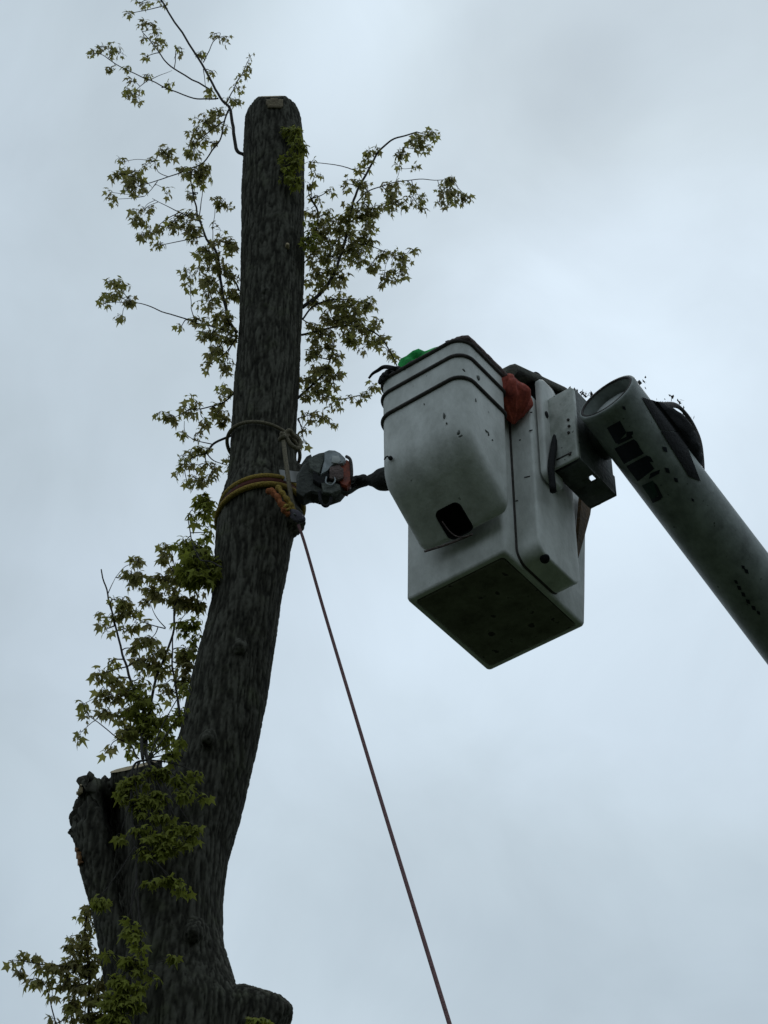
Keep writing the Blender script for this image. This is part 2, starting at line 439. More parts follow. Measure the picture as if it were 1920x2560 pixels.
def near_surface(o, origin, direction):          # first hit on a mesh, world coordinates of an object with unrotated parents
    off = o.location + (o.parent.location if o.parent else Vector())
    ok, loc, nor, idx = o.ray_cast(origin - off, direction.normalized())
    return (loc + off, nor) if ok else (None, None)
dgx = bpy.context.evaluated_depsgraph_get(); dgx.update()
def patch(name, poly, m, lift=.006, parent=tree, step=7):
    """piece of exposed wood lying on the bark: polygon in photo units, cast on to the trunk"""
    xs = [p_[0] for p_ in poly]; ys = [p_[1] for p_ in poly]
    def inside(x, y):
        r_ = False; j = len(poly) - 1
        for i in range(len(poly)):
            xi, yi = poly[i]; xj, yj = poly[j]
            if (yi > y) != (yj > y) and x < (xj - xi) * (y - yi) / (yj - yi) + xi: r_ = not r_
            j = i
        return r_
    st = 3.0; vs = {}; V = []; Fc = []
    nx = int((max(xs) - min(xs)) / st) + 2; ny = int((max(ys) - min(ys)) / st) + 2
    def vert(i, j):
        if (i, j) in vs: return vs[(i, j)]
        x = min(xs) + i * st; y = min(ys) + j * st
        loc, nor = near_surface(trunk, CAM, ray(x * K, y * K))
        if loc is None: vs[(i, j)] = None; return None
        V.append(loc - ray(x * K, y * K).normalized() * (lift + .003 * noise.noise(loc * 60)) - TB); vs[(i, j)] = len(V) - 1
        return vs[(i, j)]
    for i in range(nx):
        for j in range(ny):
            if inside(min(xs) + (i + .5) * st, min(ys) + (j + .5) * st):
                q = [vert(i, j), vert(i + 1, j), vert(i + 1, j + 1), vert(i, j + 1)]
                if None not in q: Fc.append(q)
    if Fc:
        o = obj(name, V, Fc, m, parent)
        sm = o.modifiers.new('t', 'SOLIDIFY'); sm.thickness = .012; sm.offset = 0
        return o
patch('exposed_wood', [(575, 216), (592, 213), (611, 217), (609, 234), (577, 233)], M['oldwood'])
patch('torn_wood', [(158, 1822), (170, 1835), (178, 1862), (170, 1872), (160, 1850)], M['rawwood'], .012)
patch('torn_wood', [(164, 1702), (176, 1695), (180, 1712), (170, 1720)], M['wood'], .010)
# snapped twig nub
nb = MB(); a0, nor0 = near_surface(trunk, CAM, ray(620 * K, 534 * K))
if a0 is not None:
    nb.tube([a0 - TB + Vector((0, .02, 0)), a0 - TB + Vector((.004, -.03, -.005))], [.014, .011], 8)
    nb.build('twig_stub', M['wood'], tree)

# ------------------------------------------------------------------ sprouts: stems and leaves
LOBES = [(-125, .45), (-92, .34), (-60, .80), (-28, .44), (0, 1.0), (28, .44), (60, .80), (92, .34), (125, .45)]
def leaf(V, Fc, T, base_, d, nrm, size, tint):
    d = d.normalized(); s_ = d.cross(nrm).normalized(); nrm = s_.cross(d)
    b = len(V); ctr = base_ + d * size * .12
    V.append(base_); V.append(ctr + nrm * size * .04)
    wv = random.uniform(.7, 1.15)
    for ang, ln in LOBES:
        a = R(ang); r_ = ln * size * random.uniform(.85, 1.12)
        drop = -(r_ / size) ** 2 * size * .32
        V.append(base_ + d * size * .12 + d * math.cos(a) * r_ + s_ * math.sin(a) * r_ * wv + nrm * drop + Vector((0, 0, drop * .5)))
    for i in range(len(LOBES) - 1): Fc.append((b + 1, b + 2 + i, b + 3 + i))
    Fc.append((b, b + 1, b + 2)); Fc.append((b, b + 1 + len(LOBES), b + 1))
    T += [tint] * (len(LOBES) + 2)
def sprout(stems, clusters, dY=0.0, m='leaf', dens=1.0, size=.042, spread=1.0, label=None, hold=False):
    """stems: ([(x,y,dy)...], base radius m); clusters: (x, y, rx, ry, density[, dy])"""
    sm = MB(); pts = []
    for pl, rad in stems:
        off_ = []; 
        for t_ in pl: off_.append(t_[2] if len(t_) > 2 else (off_[-1] if off_ and hold else 0))
        P_ = catmull([atD(t_[0], t_[1], YT + dY + o3) for t_, o3 in zip(pl, off_)], 6)
        k_ = len(P_)
        P2 = [p_ + Vector((noise.noise(p_ * 9), noise.noise(p_ * 9 + Vector((3, 3, 3))), noise.noise(p_ * 9 + Vector((7, 1, 2))))) * .008 for p_ in P_]
        sm.tube([p_ - TB for p_ in P2], [rad * (1 - .62 * i / k_) for i in range(k_)], 6)
        pts += [(p_, rad * (1 - .6 * i / k_)) for i, p_ in enumerate(P2)]
    V, Fc, T = [], [], []
    for cl in clusters:
        x, y, rx, ry, de = cl[:5]; dd = cl[5] if len(cl) > 5 else 0
        cpt = atD(x, y, YT + dY + dd); s_ = scale_at(cpt) * K
        if pts:
            np_, nr = min(pts, key=lambda q: (q[0] - cpt).length)
            pr = atD(x, y, YT + dY + dd)
            if dd == 0:   # ride at the stem's own depth
                cpt = atD(x, y, np_.y)
            if (np_ - cpt).length > .02:
                mid = np_.lerp(cpt, .5) + Vector((random.uniform(-1, 1), random.uniform(-1, 1), random.uniform(-.2, 1))) * .02
                sm.tube([q - TB for q in catmull([np_, mid, cpt], 4)], [max(.0018, min(nr, .004) * (1 - .5 * i / 9)) for i in range(9)], 5)
        n_ = max(2, int(rx * ry * 3.14 / 145 * de * dens))
        Rm = (rx + ry) / 2 * s_
        for k in range(n_):
            a = random.uniform(0, 2 * math.pi); rr_ = math.sqrt(random.random()) * .92
            o_ = atD(x + math.cos(a) * rr_ * rx, y + math.sin(a) * rr_ * ry, cpt.y + random.gauss(0, .5) * min(Rm, .12) * spread)
            st = cpt.lerp(o_, random.uniform(.1, .45))
            md_ = st.lerp(o_, .5) + Vector((0, 0, random.uniform(0, .015)))
            sm.tube([q - TB for q in (st, md_, o_)], [.0022, .0018, .0013], 4)
            ct = random.random(); nl = random.choice((3, 4, 4, 5, 6))
            for q in range(nl):
                ph = 2 * math.pi * (q / nl) + random.uniform(-.5, .5)
                od = Vector((math.cos(ph), math.sin(ph), random.uniform(-.9, .35))).normalized()
                pl_ = random.uniform(.008, .028)
                lb = o_ + od * pl_ + Vector((0, 0, -.004))
                sm.tube([o_ - TB, lb - TB], [.0011, .0009], 3, cap=False)
                dn = (od + Vector((0, 0, -random.uniform(.3, 1.3)))).normalized()
                nv = (Vector((0, 0, 1)) + Vector((random.gauss(0, .8), random.gauss(0, .8), 0)) + od * .5).normalized()
                leaf(V, Fc, T, lb - TB, dn, nv, size * random.uniform(.45, 1.15), min(1, max(0, ct * .7 + random.random() * .3)))
    br = sm.build('branch', M['twig'], tree)
    if V:
        fo = obj('foliage', V, Fc, M[m], br, smooth=False)
        at_ = fo.data.attributes.new('tint', 'FLOAT', 'POINT'); at_.data.foreach_set('value', T)
        if label: fo['label'] = label
    return br

# top left, long bare-ended branch
sprout([([(526, 334, .0), (510, 321), (501, 255), (496, 233), (476, 211), (436, 138), (355, 11), (338, -30)], .013),
        ([(472, 212), (450, 213), (407, 209), (323, 173), (264, 146), (221, 120), (196, 117)], .006),
        ([(458, 195), (377, 149), (348, 120), (326, 91), (308, 70)], .006),
        ([(377, 147), (381, 109), (399, 106)], .0035), ([(323, 175), (345, 163), (372, 152)], .003),
        ([(323, 173), (300, 190), (288, 203)], .003), ([(439, 135), (465, 87), (492, 78)], .004),
        ([(440, 150), (443, 175), (446, 200)], .003),
        ([(492, 220), (505, 190), (525, 155), (540, 120)], .0045)],
       [(348, 5, 14, 10, .7), (300, 8, 28, 10, .7), (285, 28, 16, 10, .8), (308, 50, 14, 18, .8), (335, 62, 20, 18, .6), (330, 88, 30, 16, .8), (315, 122, 6, 10, .6),
        (232, 103, 26, 16, .9), (262, 112, 16, 14, .7), (200, 115, 14, 8, .7), (240, 145, 8, 8, .4), (273, 148, 14, 10, .8),
        (288, 205, 20, 26, .8), (283, 178, 14, 14, .7), (322, 165, 8, 8, .5), (362, 185, 10, 7, .4),
        (396, 107, 16, 9, .5), (490, 78, 16, 14, .8), (465, 72, 9, 9, .5), (433, 118, 8, 6, .6), (462, 158, 12, 10, .5),
        (540, 125, 8, 14, .5), (545, 148, 14, 9, .5), (522, 160, 10, 14, .6), (512, 192, 20, 10, .8), (500, 212, 16, 12, .8), (520, 222, 10, 12, .7), (455, 195, 14, 10, .7)], dY=-.02, size=.040)
sprout([([(496, 233, .02), (490, 250), (481, 275), (474, 302), (439, 350), (399, 368), (363, 383), (318, 396)], .007),
        ([(484, 262), (450, 285), (420, 315), (425, 350)], .004), ([(363, 383), (340, 368), (335, 350)], .003),
        ([(340, 392), (325, 410), (312, 425)], .003)],
       [(470, 245, 26, 18, .8), (440, 262, 26, 20, .9), (425, 290, 22, 20, 1.0), (418, 318, 22, 20, 1.1), (475, 268, 20, 16, .7), (450, 308, 14, 16, .8),
        (430, 372, 30, 24, 1.3), (398, 360, 14, 8, .7), (355, 328, 28, 14, 1.0), (325, 350, 18, 12, .9), (275, 378, 32, 22, 1.3), (295, 402, 25, 22, 1.2),
        (262, 350, 14, 12, .8), (236, 415, 14, 9, .7), (255, 430, 16, 12, .7), (355, 408, 16, 14, .6), (430, 395, 20, 14, .8)], dY=-.02)
# left, middle
sprout([([(512, 718, .02), (494, 692), (479, 620), (468, 547), (447, 517), (428, 467), (421, 437), (414, 400)], .011),
        ([(430, 470), (436, 430), (437, 400)], .004), ([(436, 480), (395, 462), (365, 448), (330, 430)], .0045),
        ([(512, 730), (476, 711), (421, 696), (399, 689), (340, 668), (305, 656), (285, 654)], .006),
        ([(516, 628), (505, 605), (490, 590), (475, 575)], .006), ([(462, 540), (460, 500), (465, 450), (468, 425)], .003), ([(418, 692), (413, 650), (411, 600)], .003)],
       [(310, 452, 26, 14, .9), (300, 472, 22, 16, .8), (325, 505, 28, 18, .9), (345, 530, 20, 12, .6), (360, 492, 18, 16, .7), (400, 470, 26, 24, 1.0), (405, 500, 26, 22, 1.1), (375, 470, 14, 14, .6),
        (475, 425, 16, 16, .8), (485, 448, 16, 16, .8), (470, 490, 14, 14, .6), (425, 420, 22, 12, .6), (485, 525, 26, 20, 1.2), (450, 545, 28, 22, 1.2), (455, 580, 32, 22, 1.3), (405, 585, 16, 16, .8),
        (410, 610, 14, 16, .7), (495, 585, 20, 20, 1.0), (460, 615, 30, 20, 1.2), (500, 640, 15, 24, .9), (450, 650, 28, 22, 1.1), (480, 680, 26, 22, 1.1), (428, 690, 20, 16, 1.0), (392, 705, 10, 18, .6),
        (495, 715, 22, 22, 1.1), (455, 725, 28, 18, 1.1), (470, 755, 32, 18, 1.1), (485, 785, 20, 20, 1.0), (450, 790, 10, 14, .8),
        (255, 615, 28, 14, .9), (250, 640, 28, 16, .8), (275, 640, 20, 16, .8), (222, 655, 8, 10, .7), (264, 683, 12, 9, .8), (285, 658, 14, 10, .6)], dY=.0)
# left, lower middle
sprout([([(500, 940, .02), (463, 959), (445, 978), (423, 984), (404, 996)], .008), ([(458, 960), (425, 952), (401, 935), (398, 910)], .0035),
        ([(505, 850), (480, 870), (440, 882), (410, 885), (375, 903)], .005)],
       [(485, 850, 16, 24, 1.0), (475, 885, 20, 18, 1.0), (480, 905, 10, 10, .7), (420, 862, 16, 12, .9), (410, 885, 22, 18, 1.0), (380, 900, 26, 12, .9), (348, 888, 8, 10, .7), (440, 905, 16, 16, .7), (432, 935, 14, 14, .8), (400, 935, 10, 8, .8),
        (440, 970, 20, 12, .8), (410, 985, 22, 18, .9), (388, 1012, 14, 16, .8), (425, 1005, 20, 14, .8), (432, 1032, 26, 18, .9), (460, 1012, 16, 18, 1.0), (492, 1005, 8, 22, .8), (405, 1045, 8, 10, .6)], dY=0)
# right side sprays
sprout([([(655, 665, -.02), (699, 626), (730, 568), (754, 482), (767, 424), (795, 369), (819, 327), (853, 300), (900, 286)], .012),
        ([(770, 440), (795, 413), (833, 400), (888, 389), (940, 388), (974, 386)], .0045), ([(870, 318), (866, 350), (855, 395)], .003),
        ([(672, 430), (688, 462), (682, 505), (668, 560)], .007), ([(705, 600), (715, 540), (745, 500)], .005), ([(742, 545), (790, 530), (840, 545), (880, 548)], .004)],
       [(900, 300, 26, 16, 1.2), (930, 292, 20, 14, 1.1), (915, 318, 20, 12, 1.0), (875, 332, 20, 14, .9), (860, 345, 12, 12, .7), (898, 362, 14, 8, .7), (800, 335, 16, 16, .8), (782, 360, 12, 18, .8), (815, 318, 8, 8, .6),
        (745, 395, 14, 12, .9), (770, 395, 20, 16, .9), (790, 410, 16, 22, .7), (850, 405, 28, 20, 1.1), (885, 400, 14, 16, .7), (850, 440, 26, 18, 1.1), (900, 430, 22, 14, .9), (905, 448, 12, 10, .8),
        (968, 405, 24, 20, 1.3), (990, 425, 22, 14, 1.2), (955, 438, 14, 10, 1.0), (1008, 425, 10, 12, .9), (972, 382, 10, 8, .7),
        (800, 450, 24, 20, 1.0), (765, 455, 28, 22, 1.1), (740, 480, 28, 24, 1.3), (795, 480, 24, 22, 1.2), (710, 470, 18, 20, .9), (700, 510, 30, 26, 1.3), (750, 520, 30, 26, 1.4), (790, 520, 24, 22, 1.2),
        (680, 545, 20, 26, 1.2), (725, 555, 28, 22, 1.3), (775, 555, 26, 20, 1.3), (800, 575, 20, 14, .9), (840, 548, 26, 14, .9), (870, 560, 26, 18, 1.0), (850, 590, 26, 16, .9), (830, 605, 10, 10, .6), (892, 545, 12, 14, .8),
        (680, 590, 20, 20, 1.2), (715, 595, 24, 18, 1.2), (700, 615, 22, 16, 1.0), (740, 600, 14, 16, .7),
        (673, 350, 8, 12, .5), (682, 375, 14, 10, .5), (672, 400, 12, 16, .6), (690, 425, 14, 10, .6), (712, 410, 6, 8, .5), (672, 450, 14, 14, .8), (690, 480, 18, 18, .9)], dY=.02)
sprout([([(650, 722, .0), (700, 712), (767, 703), (815, 722), (838, 752), (858, 790)], .008), ([(655, 690), (680, 660), (720, 645), (760, 650), (802, 655)], .006),
        ([(643, 862), (667, 838), (700, 805), (716, 770), (722, 730)], .008), ([(680, 845), (720, 862), (767, 856), (800, 848)], .004), ([(645, 905), (665, 900), (700, 905)], .004),
        ([(752, 715), (770, 745), (784, 775)], .003)],
       [(675, 655, 18, 18, .9), (733, 650, 30, 22, 1.2), (765, 665, 30, 24, 1.3), (800, 655, 22, 20, 1.0), (815, 690, 18, 16, .8), (715, 690, 28, 20, 1.2), (760, 700, 32, 20, 1.3), (672, 700, 18, 18, .8),
        (700, 725, 30, 20, 1.2), (745, 730, 28, 18, 1.1), (800, 712, 22, 16, 1.0), (825, 730, 22, 16, 1.0), (845, 755, 14, 18, .8), (700, 755, 26, 20, 1.2), (730, 770, 18, 14, .8), (672, 770, 20, 20, .9),
        (790, 745, 12, 20, .6), (690, 800, 28, 20, 1.2), (720, 815, 24, 22, 1.2), (665, 825, 18, 22, 1.1), (700, 845, 26, 18, 1.2), (730, 872, 18, 14, 1.0), (667, 855, 16, 14, .9), (765, 855, 20, 10, .7), (795, 845, 18, 12, .8), (808, 835, 8, 10, .8),
        (668, 898, 18, 14, .9), (690, 900, 20, 12, .9), (712, 915, 16, 8, .8), (655, 925, 10, 10, .8), (655, 950, 10, 14, .7)], dY=.03)
# yellow green leaves hanging against the trunk near its top
sprout([([(655, 420, -.22), (645, 370), (640, 300), (632, 262)], .004)],
       [(632, 285, 18, 20, 1.8), (640, 320, 16, 24, 1.9), (628, 350, 20, 22, 1.8), (640, 385, 15, 22, 1.5), (615, 375, 12, 18, 1.0), (655, 320, 10, 16, .9)], dY=-.0, m='leafg', spread=.5, hold=True, label='yellow green leaves against the bark')
sprout([([(660, 530, -.16), (668, 500), (675, 480)], .003)], [(668, 520, 14, 26, 1.5), (672, 485, 10, 14, 1.0)], m='leafg', spread=.4, hold=True)
# crotch shoots, left
sprout([([(322, 1650, -.14), (316, 1590), (338, 1465), (373, 1371), (378, 1309), (392, 1259)], .010), ([(392, 1545, -.06), (382, 1500), (373, 1440), (373, 1365)], .008),
        ([(310, 1640, -.14), (303, 1570), (290, 1500), (276, 1449), (260, 1396), (245, 1331), (232, 1284), (218, 1231)], .009),
        ([(357, 1358), (313, 1346), (279, 1331)], .0035), ([(357, 1356), (335, 1331), (326, 1302)], .003), ([(232, 1284), (240, 1265), (249, 1248)], .003),
        ([(300, 1640, -.14), (280, 1610), (251, 1592), (210, 1559), (191, 1544), (178, 1520)], .004), ([(382, 1356), (395, 1335), (415, 1315)], .003)],
       [(370, 1185, 22, 16, .9), (355, 1200, 12, 18, .7), (390, 1240, 24, 20, 1.0), (350, 1250, 26, 20, 1.0), (300, 1215, 18, 16, .9), (285, 1240, 22, 14, 1.0), (298, 1255, 20, 12, .9), (330, 1275, 22, 16, .9), (380, 1285, 28, 20, 1.1), (420, 1290, 20, 18, .9), (435, 1310, 12, 12, .6), (405, 1310, 14, 12, .7), (315, 1300, 14, 12, .7),
        (262, 1300, 26, 16, 1.0), (245, 1325, 22, 14, .9), (285, 1320, 20, 12, .8), (215, 1335, 8, 14, .6), (232, 1355, 10, 10, .6), (290, 1345, 14, 10, .6), (272, 1360, 12, 14, .6), (315, 1345, 12, 8, .6),
        (320, 1385, 26, 14, 1.0), (290, 1400, 20, 14, .7), (340, 1410, 26, 18, 1.1), (310, 1430, 24, 16, 1.0), (350, 1440, 24, 16, 1.0), (400, 1400, 18, 20, .9), (405, 1430, 18, 22, 1.0), (395, 1465, 22, 18, 1.0), (360, 1475, 18, 14, .8), (300, 1465, 14, 16, .7),
        (235, 1430, 18, 12, .7), (218, 1455, 16, 14, .7), (245, 1470, 20, 16, .9), (228, 1500, 22, 18, .9), (255, 1500, 18, 20, 1.0), (230, 1535, 16, 14, .7), (262, 1540, 22, 18, 1.1), (180, 1520, 8, 10, .7), (190, 1540, 8, 8, .5), (175, 1582, 12, 12, .9), (280, 1575, 22, 20, 1.2), (236, 1620, 10, 14, .7), (370, 1500, 18, 14, .7)], dY=0, size=.046)
sprout([([(320, 1650, -.2), (318, 1600), (310, 1540), (300, 1490)], .006)],
       [(300, 1490, 26, 22, 1.3), (320, 1520, 26, 20, 1.3), (295, 1530, 24, 20, 1.3), (325, 1560, 28, 20, 1.4), (300, 1585, 26, 20, 1.3), (355, 1560, 22, 22, 1.1), (345, 1595, 24, 16, 1.1), (380, 1545, 16, 20, .9), (280, 1610, 14, 16, .9), (310, 1615, 20, 10, .9)], dY=-.02, m='leafg')
sprout([([(480, 1225, -.3), (460, 1215, -.26), (430, 1205, -.2), (410, 1150), (407, 1115), (418, 1095)], .005)],
       [(425, 1190, 26, 22, 1.8), (440, 1215, 34, 24, 2.2), (410, 1220, 26, 26, 1.9), (430, 1245, 32, 18, 1.8), (458, 1240, 18, 14, 1.2), (395, 1175, 18, 18, 1.0), (480, 1222, 8, 6, .8),
        (445, 1085, 22, 18, 1.6), (440, 1110, 18, 12, 1.0), (420, 1118, 14, 10, .7), (450, 1150, 14, 16, .7)], dY=.0, m='leafg', size=.052, label='clump of bright green leaves overlapping the trunk')
sprout([([(440, 1420, -.1), (420, 1390), (400, 1360)], .003)], [(400, 1352, 24, 16, 1.2), (425, 1345, 18, 12, 1.0), (420, 1375, 16, 12, .8), (410, 1400, 16, 14, .8)], m='leafg')
# leaves and a hanging stem over the fork
sprout([([(320, 1640, -.42), (289, 1652), (285, 1720), (289, 1795), (296, 1907), (304, 2020), (306, 2080)], .006)],
       [(300, 1690, 26, 18, 1.2), (275, 1700, 20, 18, 1.1), (340, 1670, 28, 14, 1.1), (375, 1630, 18, 14, 1.0), (395, 1685, 20, 18, .9), (425, 1670, 18, 12, .8), (400, 1710, 20, 14, .9), (330, 1720, 30, 18, 1.2), (300, 1745, 22, 18, 1.0), (345, 1760, 26, 16, 1.1), (305, 1785, 18, 14, .9), (380, 1790, 24, 14, 1.1), (415, 1785, 16, 16, 1.0), (405, 1810, 22, 12, 1.0),
        (345, 1810, 30, 16, 1.3), (360, 1835, 28, 14, 1.2), (320, 1840, 22, 14, .9), (260, 1800, 12, 16, .7), (270, 1730, 14, 16, .7), (365, 1900, 26, 14, .8), (395, 1925, 18, 12, .9), (335, 1905, 16, 10, .6), (213, 1942, 20, 12, 1.5), (290, 2010, 22, 16, .8), (275, 1990, 14, 10, .6), (440, 1720, 10, 8, .5), (390, 1540, 12, 14, .7), (400, 1480, 10, 10, .6), (385, 1600, 14, 14, .8)], dY=0, m='leafg', spread=.3, hold=True, label='yellow green leaves hanging in front of the fork')
sprout([([(240, 2260, -.42), (262, 2200), (270, 2140), (290, 2090)], .005)],
       [(290, 2080, 26, 20, 1.2), (260, 2120, 24, 22, 1.5), (245, 2160, 22, 24, 2.0), (280, 2160, 22, 20, 1.4), (255, 2200, 28, 18, 2.0), (300, 2130, 18, 14, .8), (235, 2060, 10, 10, .6), (310, 2040, 14, 12, .6), (380, 2065, 12, 8, .5), (330, 2110, 12, 10, .6)], m='leafg', spread=.3, hold=True)
sprout([([(560, 2240, -.3), (555, 2212)], .003)], [(548, 2200, 16, 10, 1.2), (570, 2205, 12, 7, 1.0)], m='leafg', spread=.3, hold=True)
# bottom left shoots
sprout([([(190, 2330, .12), (192, 2212), (193, 2100), (183, 2010), (190, 1960), (215, 1945)], .008), ([(238, 2110, .0), (215, 2125), (190, 2160), (180, 2230)], .005),
        ([(190, 2110), (150, 2090), (100, 2085), (60, 2078), (25, 2075)], .004), ([(130, 2290), (118, 2200), (105, 2150), (90, 2120)], .004), ([(192, 2080), (160, 2050), (145, 2020)], .0035)],
       [(195, 1958, 16, 12, .8), (182, 1978, 14, 16, .8), (200, 1995, 16, 12, .8), (180, 2012, 20, 16, .8), (150, 2030, 14, 14, .8), (140, 2050, 12, 12, .7), (190, 2045, 20, 16, .9), (165, 2065, 22, 14, 1.1), (210, 2070, 14, 18, .9), (150, 2090, 26, 16, 1.0), (190, 2095, 24, 16, 1.1), (115, 2078, 18, 14, .8), (92, 2085, 10, 12, .6), (75, 2065, 12, 8, .5), (50, 2062, 6, 8, .5), (30, 2080, 14, 6, .6), (42, 2098, 6, 8, .5), (68, 2118, 8, 12, .7), (115, 2115, 20, 14, .8),
        (145, 2125, 20, 14, 1.0), (175, 2130, 22, 16, 1.0), (215, 2120, 16, 20, 1.0), (112, 2140, 10, 12, .5), (160, 2165, 22, 18, 1.0), (205, 2160, 20, 18, 1.0), (190, 2195, 24, 16, 1.1), (220, 2190, 12, 20, .9), (108, 2195, 10, 16, .5), (150, 2200, 14, 14, .7)], dY=.05, size=.044)

# ------------------------------------------------------------------ ropes, sling, pulley
def wrap(cx, cy, halfw, y_l, y_r, name=None, off=.0, a0=0, a1=360, n=48, Y=YT, lift=.0):
    """points of a ring round the trunk; cx,cy centre in photo units"""
    c0 = atD(cx, cy, Y); s_ = scale_at(c0) * K; rad = halfw * s_ + off
    pts = []
    for i in range(n + 1):
        a = R(a0 + (a1 - a0) * i / n)
        z = (y_l - y_r) / 2 * s_ / math.cos(R(PITCH)) * -math.cos(a) * -1
        pts.append(c0 + Vector((math.cos(a) * rad, math.sin(a) * rad, z)))
    return pts
rp = MB()
ring = wrap(569, 968, 71, 0, 0, off=.022, n=60)[:-1]
for i, q in enumerate(ring): ring[i] = q + Vector((0, 0, .10 * ((q.x - ring[0].x) / (ring[30].x - ring[0].x)) - .055))
K0 = atD(612, 945, YT - .235)
K1 = atD(634, 1102, YT - .27)
front = [q for q in ring]
rp.tube(front, .0105, 8, closed=True)
rp.tube(catmull([K0 + Vector((-.01, 0, -.01)), K0 + Vector((.03, -.02, .035)), atD(634, 941, YT - .22), atD(648, 952, YT - .2), atD(646, 968, YT - .2), atD(630, 962, YT - .23), K0 + Vector((0, -.02, .012))], 6), .0125, 8)
rp.tube(catmull([K0 + Vector((-.02, .015, .0)), K0 + Vector((.0, -.025, -.02)), K0 + Vector((.02, .0, .015)), K0 + Vector((-.015, -.02, .01))], 5), .014, 8)
rp.tube(catmull([K0, atD(616, 985, YT - .26), atD(625, 1050, YT - .275), K1], 6), .0125, 8)
rope = empty('tan_rope', ring[0]); tag(rope, 'tan rope knotted round the upper trunk and running down to the pulley', 'rope')
o = rp.build('strand', M['rope'])
for v in o.data.vertices: v.co -= ring[0]
o.parent = rope

# sling: two yellow edges, dark red between, orange twisted tail
sl = empty('lifting_sling', atD(560, 1070, YT)); tag(sl, 'yellow and orange rope sling wrapped twice round the trunk bulge', 'sling')
SL = sl.location.copy()
def ring_tilt(cx, cy, hw, off, dl, n=60):
    r_ = wrap(cx, cy, hw, 0, 0, off=off, n=n)[:-1]
    x0, x1 = min(q.x for q in r_), max(q.x for q in r_)
    return [q + Vector((0, 0, dl * ((q.x - x0) / (x1 - x0) - .5))) for q in r_]
for (cx, cy, hw, off, dl, rad, m) in ((564, 1090, 78, .022, .08, .016, 'yellow'), (562, 1112, 84, .022, .11, .016, 'yellow')):
    q = MB(); q.tube([v - SL for v in ring_tilt(cx, cy, hw, off, dl)], rad, 8, closed=True); q.build('rope_turn', M[m], sl)
q = MB()
ra = ring_tilt(564, 1093, 78, .014, .08); rb = ring_tilt(562, 1109, 84, .014, .11)
vs = [v - SL for v in ra] + [v - SL for v in rb]; k_ = len(ra)
q.add(vs, [(i, (i + 1) % k_, k_ + (i + 1) % k_, k_ + i) for i in range(k_)])
o = q.build('webbing', M['redband'], sl); o.modifiers.new('t', 'SOLIDIFY').thickness = .012
A = [atD(x, y, YT + d) for x, y, d in ((578, 1060, -.285), (592, 1068, -.30), (604, 1082, -.305), (616, 1096, -.30), (626, 1106, -.29))]
B = [atD(x, y, YT + d) for x, y, d in ((600, 1052, -.27), (610, 1066, -.285), (622, 1082, -.29), (632, 1098, -.28), (634, 1108, -.28))]
C_ = [atD(x, y, YT + d) for x, y, d in ((585, 1058, -.30), (600, 1074, -.315), (608, 1092, -.315), (618, 1108, -.30), (628, 1112, -.29))]
for path, m in ((A, 'orange'), (B, 'yellow'), (C_, 'orange')):
    q = MB(); q.tube([v - SL for v in catmull(path, 6)], [.015 + .004 * math.sin(i * 1.3) for i in range(25)], 8); q.build('rope_tail', M[m], sl)
q = MB()   # knot
kc = atD(618, 1100, YT - .30) - SL
for k in range(3):
    ax = Vector((random.uniform(-1, 1), random.uniform(-1, 1), random.uniform(-1, 1))).normalized(); a_ = ax.orthogonal().normalized(); b_ = ax.cross(a_)
    q.tube([kc + (a_ * math.cos(i * .6) + b_ * math.sin(i * .6)) * .022 for i in range(10)], .009, 6, closed=False)
q.build('knot', M['yellow'], sl)

pc = atD(641, 1115, YT - .29)
pul = empty('pulley_block', pc); tag(pul, 'small dark pulley block hanging from the orange sling', 'pulley')
def disc(mbx, c_, nrm, rx, ry, th, up=Vector((0, 0, 1)), n=24):
    nrm = nrm.normalized(); u_ = (up - nrm * up.dot(nrm)).normalized(); s_ = u_.cross(nrm)
    prof = [(.9, -.5), (1, -.35), (1, .35), (.9, .5)]
    mbx.loft([[c_ + nrm * th * h_ + (s_ * math.cos(2 * math.pi * j / n) * rx + u_ * math.sin(2 * math.pi * j / n) * ry) * k_ for j in range(n)] for k_, h_ in prof])
pn = Vector((-.35, -.8, -.3)); pu = Vector((-.75, .1, .65))
for sgn in (-1, 1):
    q = MB(); disc(q, pn.normalized() * .017 * sgn, pn, .028, .05, .008, pu); q.build('cheek_plate', M['purple'], pul)
q = MB(); disc(q, Vector(), pn, .026, .026, .022, pu); q.build('wheel', M['saw_dark'], pul)
q = MB(); q.tube([pu.normalized() * .04, pu.normalized() * .075], .012, 8); q.tube([-pn.normalized() * .025, pn.normalized() * .03], .006, 8); q.build('shackle', M['steel'], pul)

rl = MB()
T0 = atD(645, 1135, YT - .28)
path = [T0, atD(660, 1180, YT - .32), atD(700, 1320, YT - .55), atD(760, 1520, YT - .95), atD(830, 1752, YT - 1.4), atD(972, 2215, YT - 2.2)]
last = path[-1]; dirn = (path[-1] - path[-2]).normalized()
path.append(last + dirn * ((last.z - .02) / -dirn.z))
PP = catmull(path, 10)
rl.tube([q - T0 for q in PP], .0082, 8)
lo = rl.build('lowering_line', M['rope2']); lo.location = T0
tag(lo, 'thin mauve rope running taut from the pulley down to the ground', 'rope')

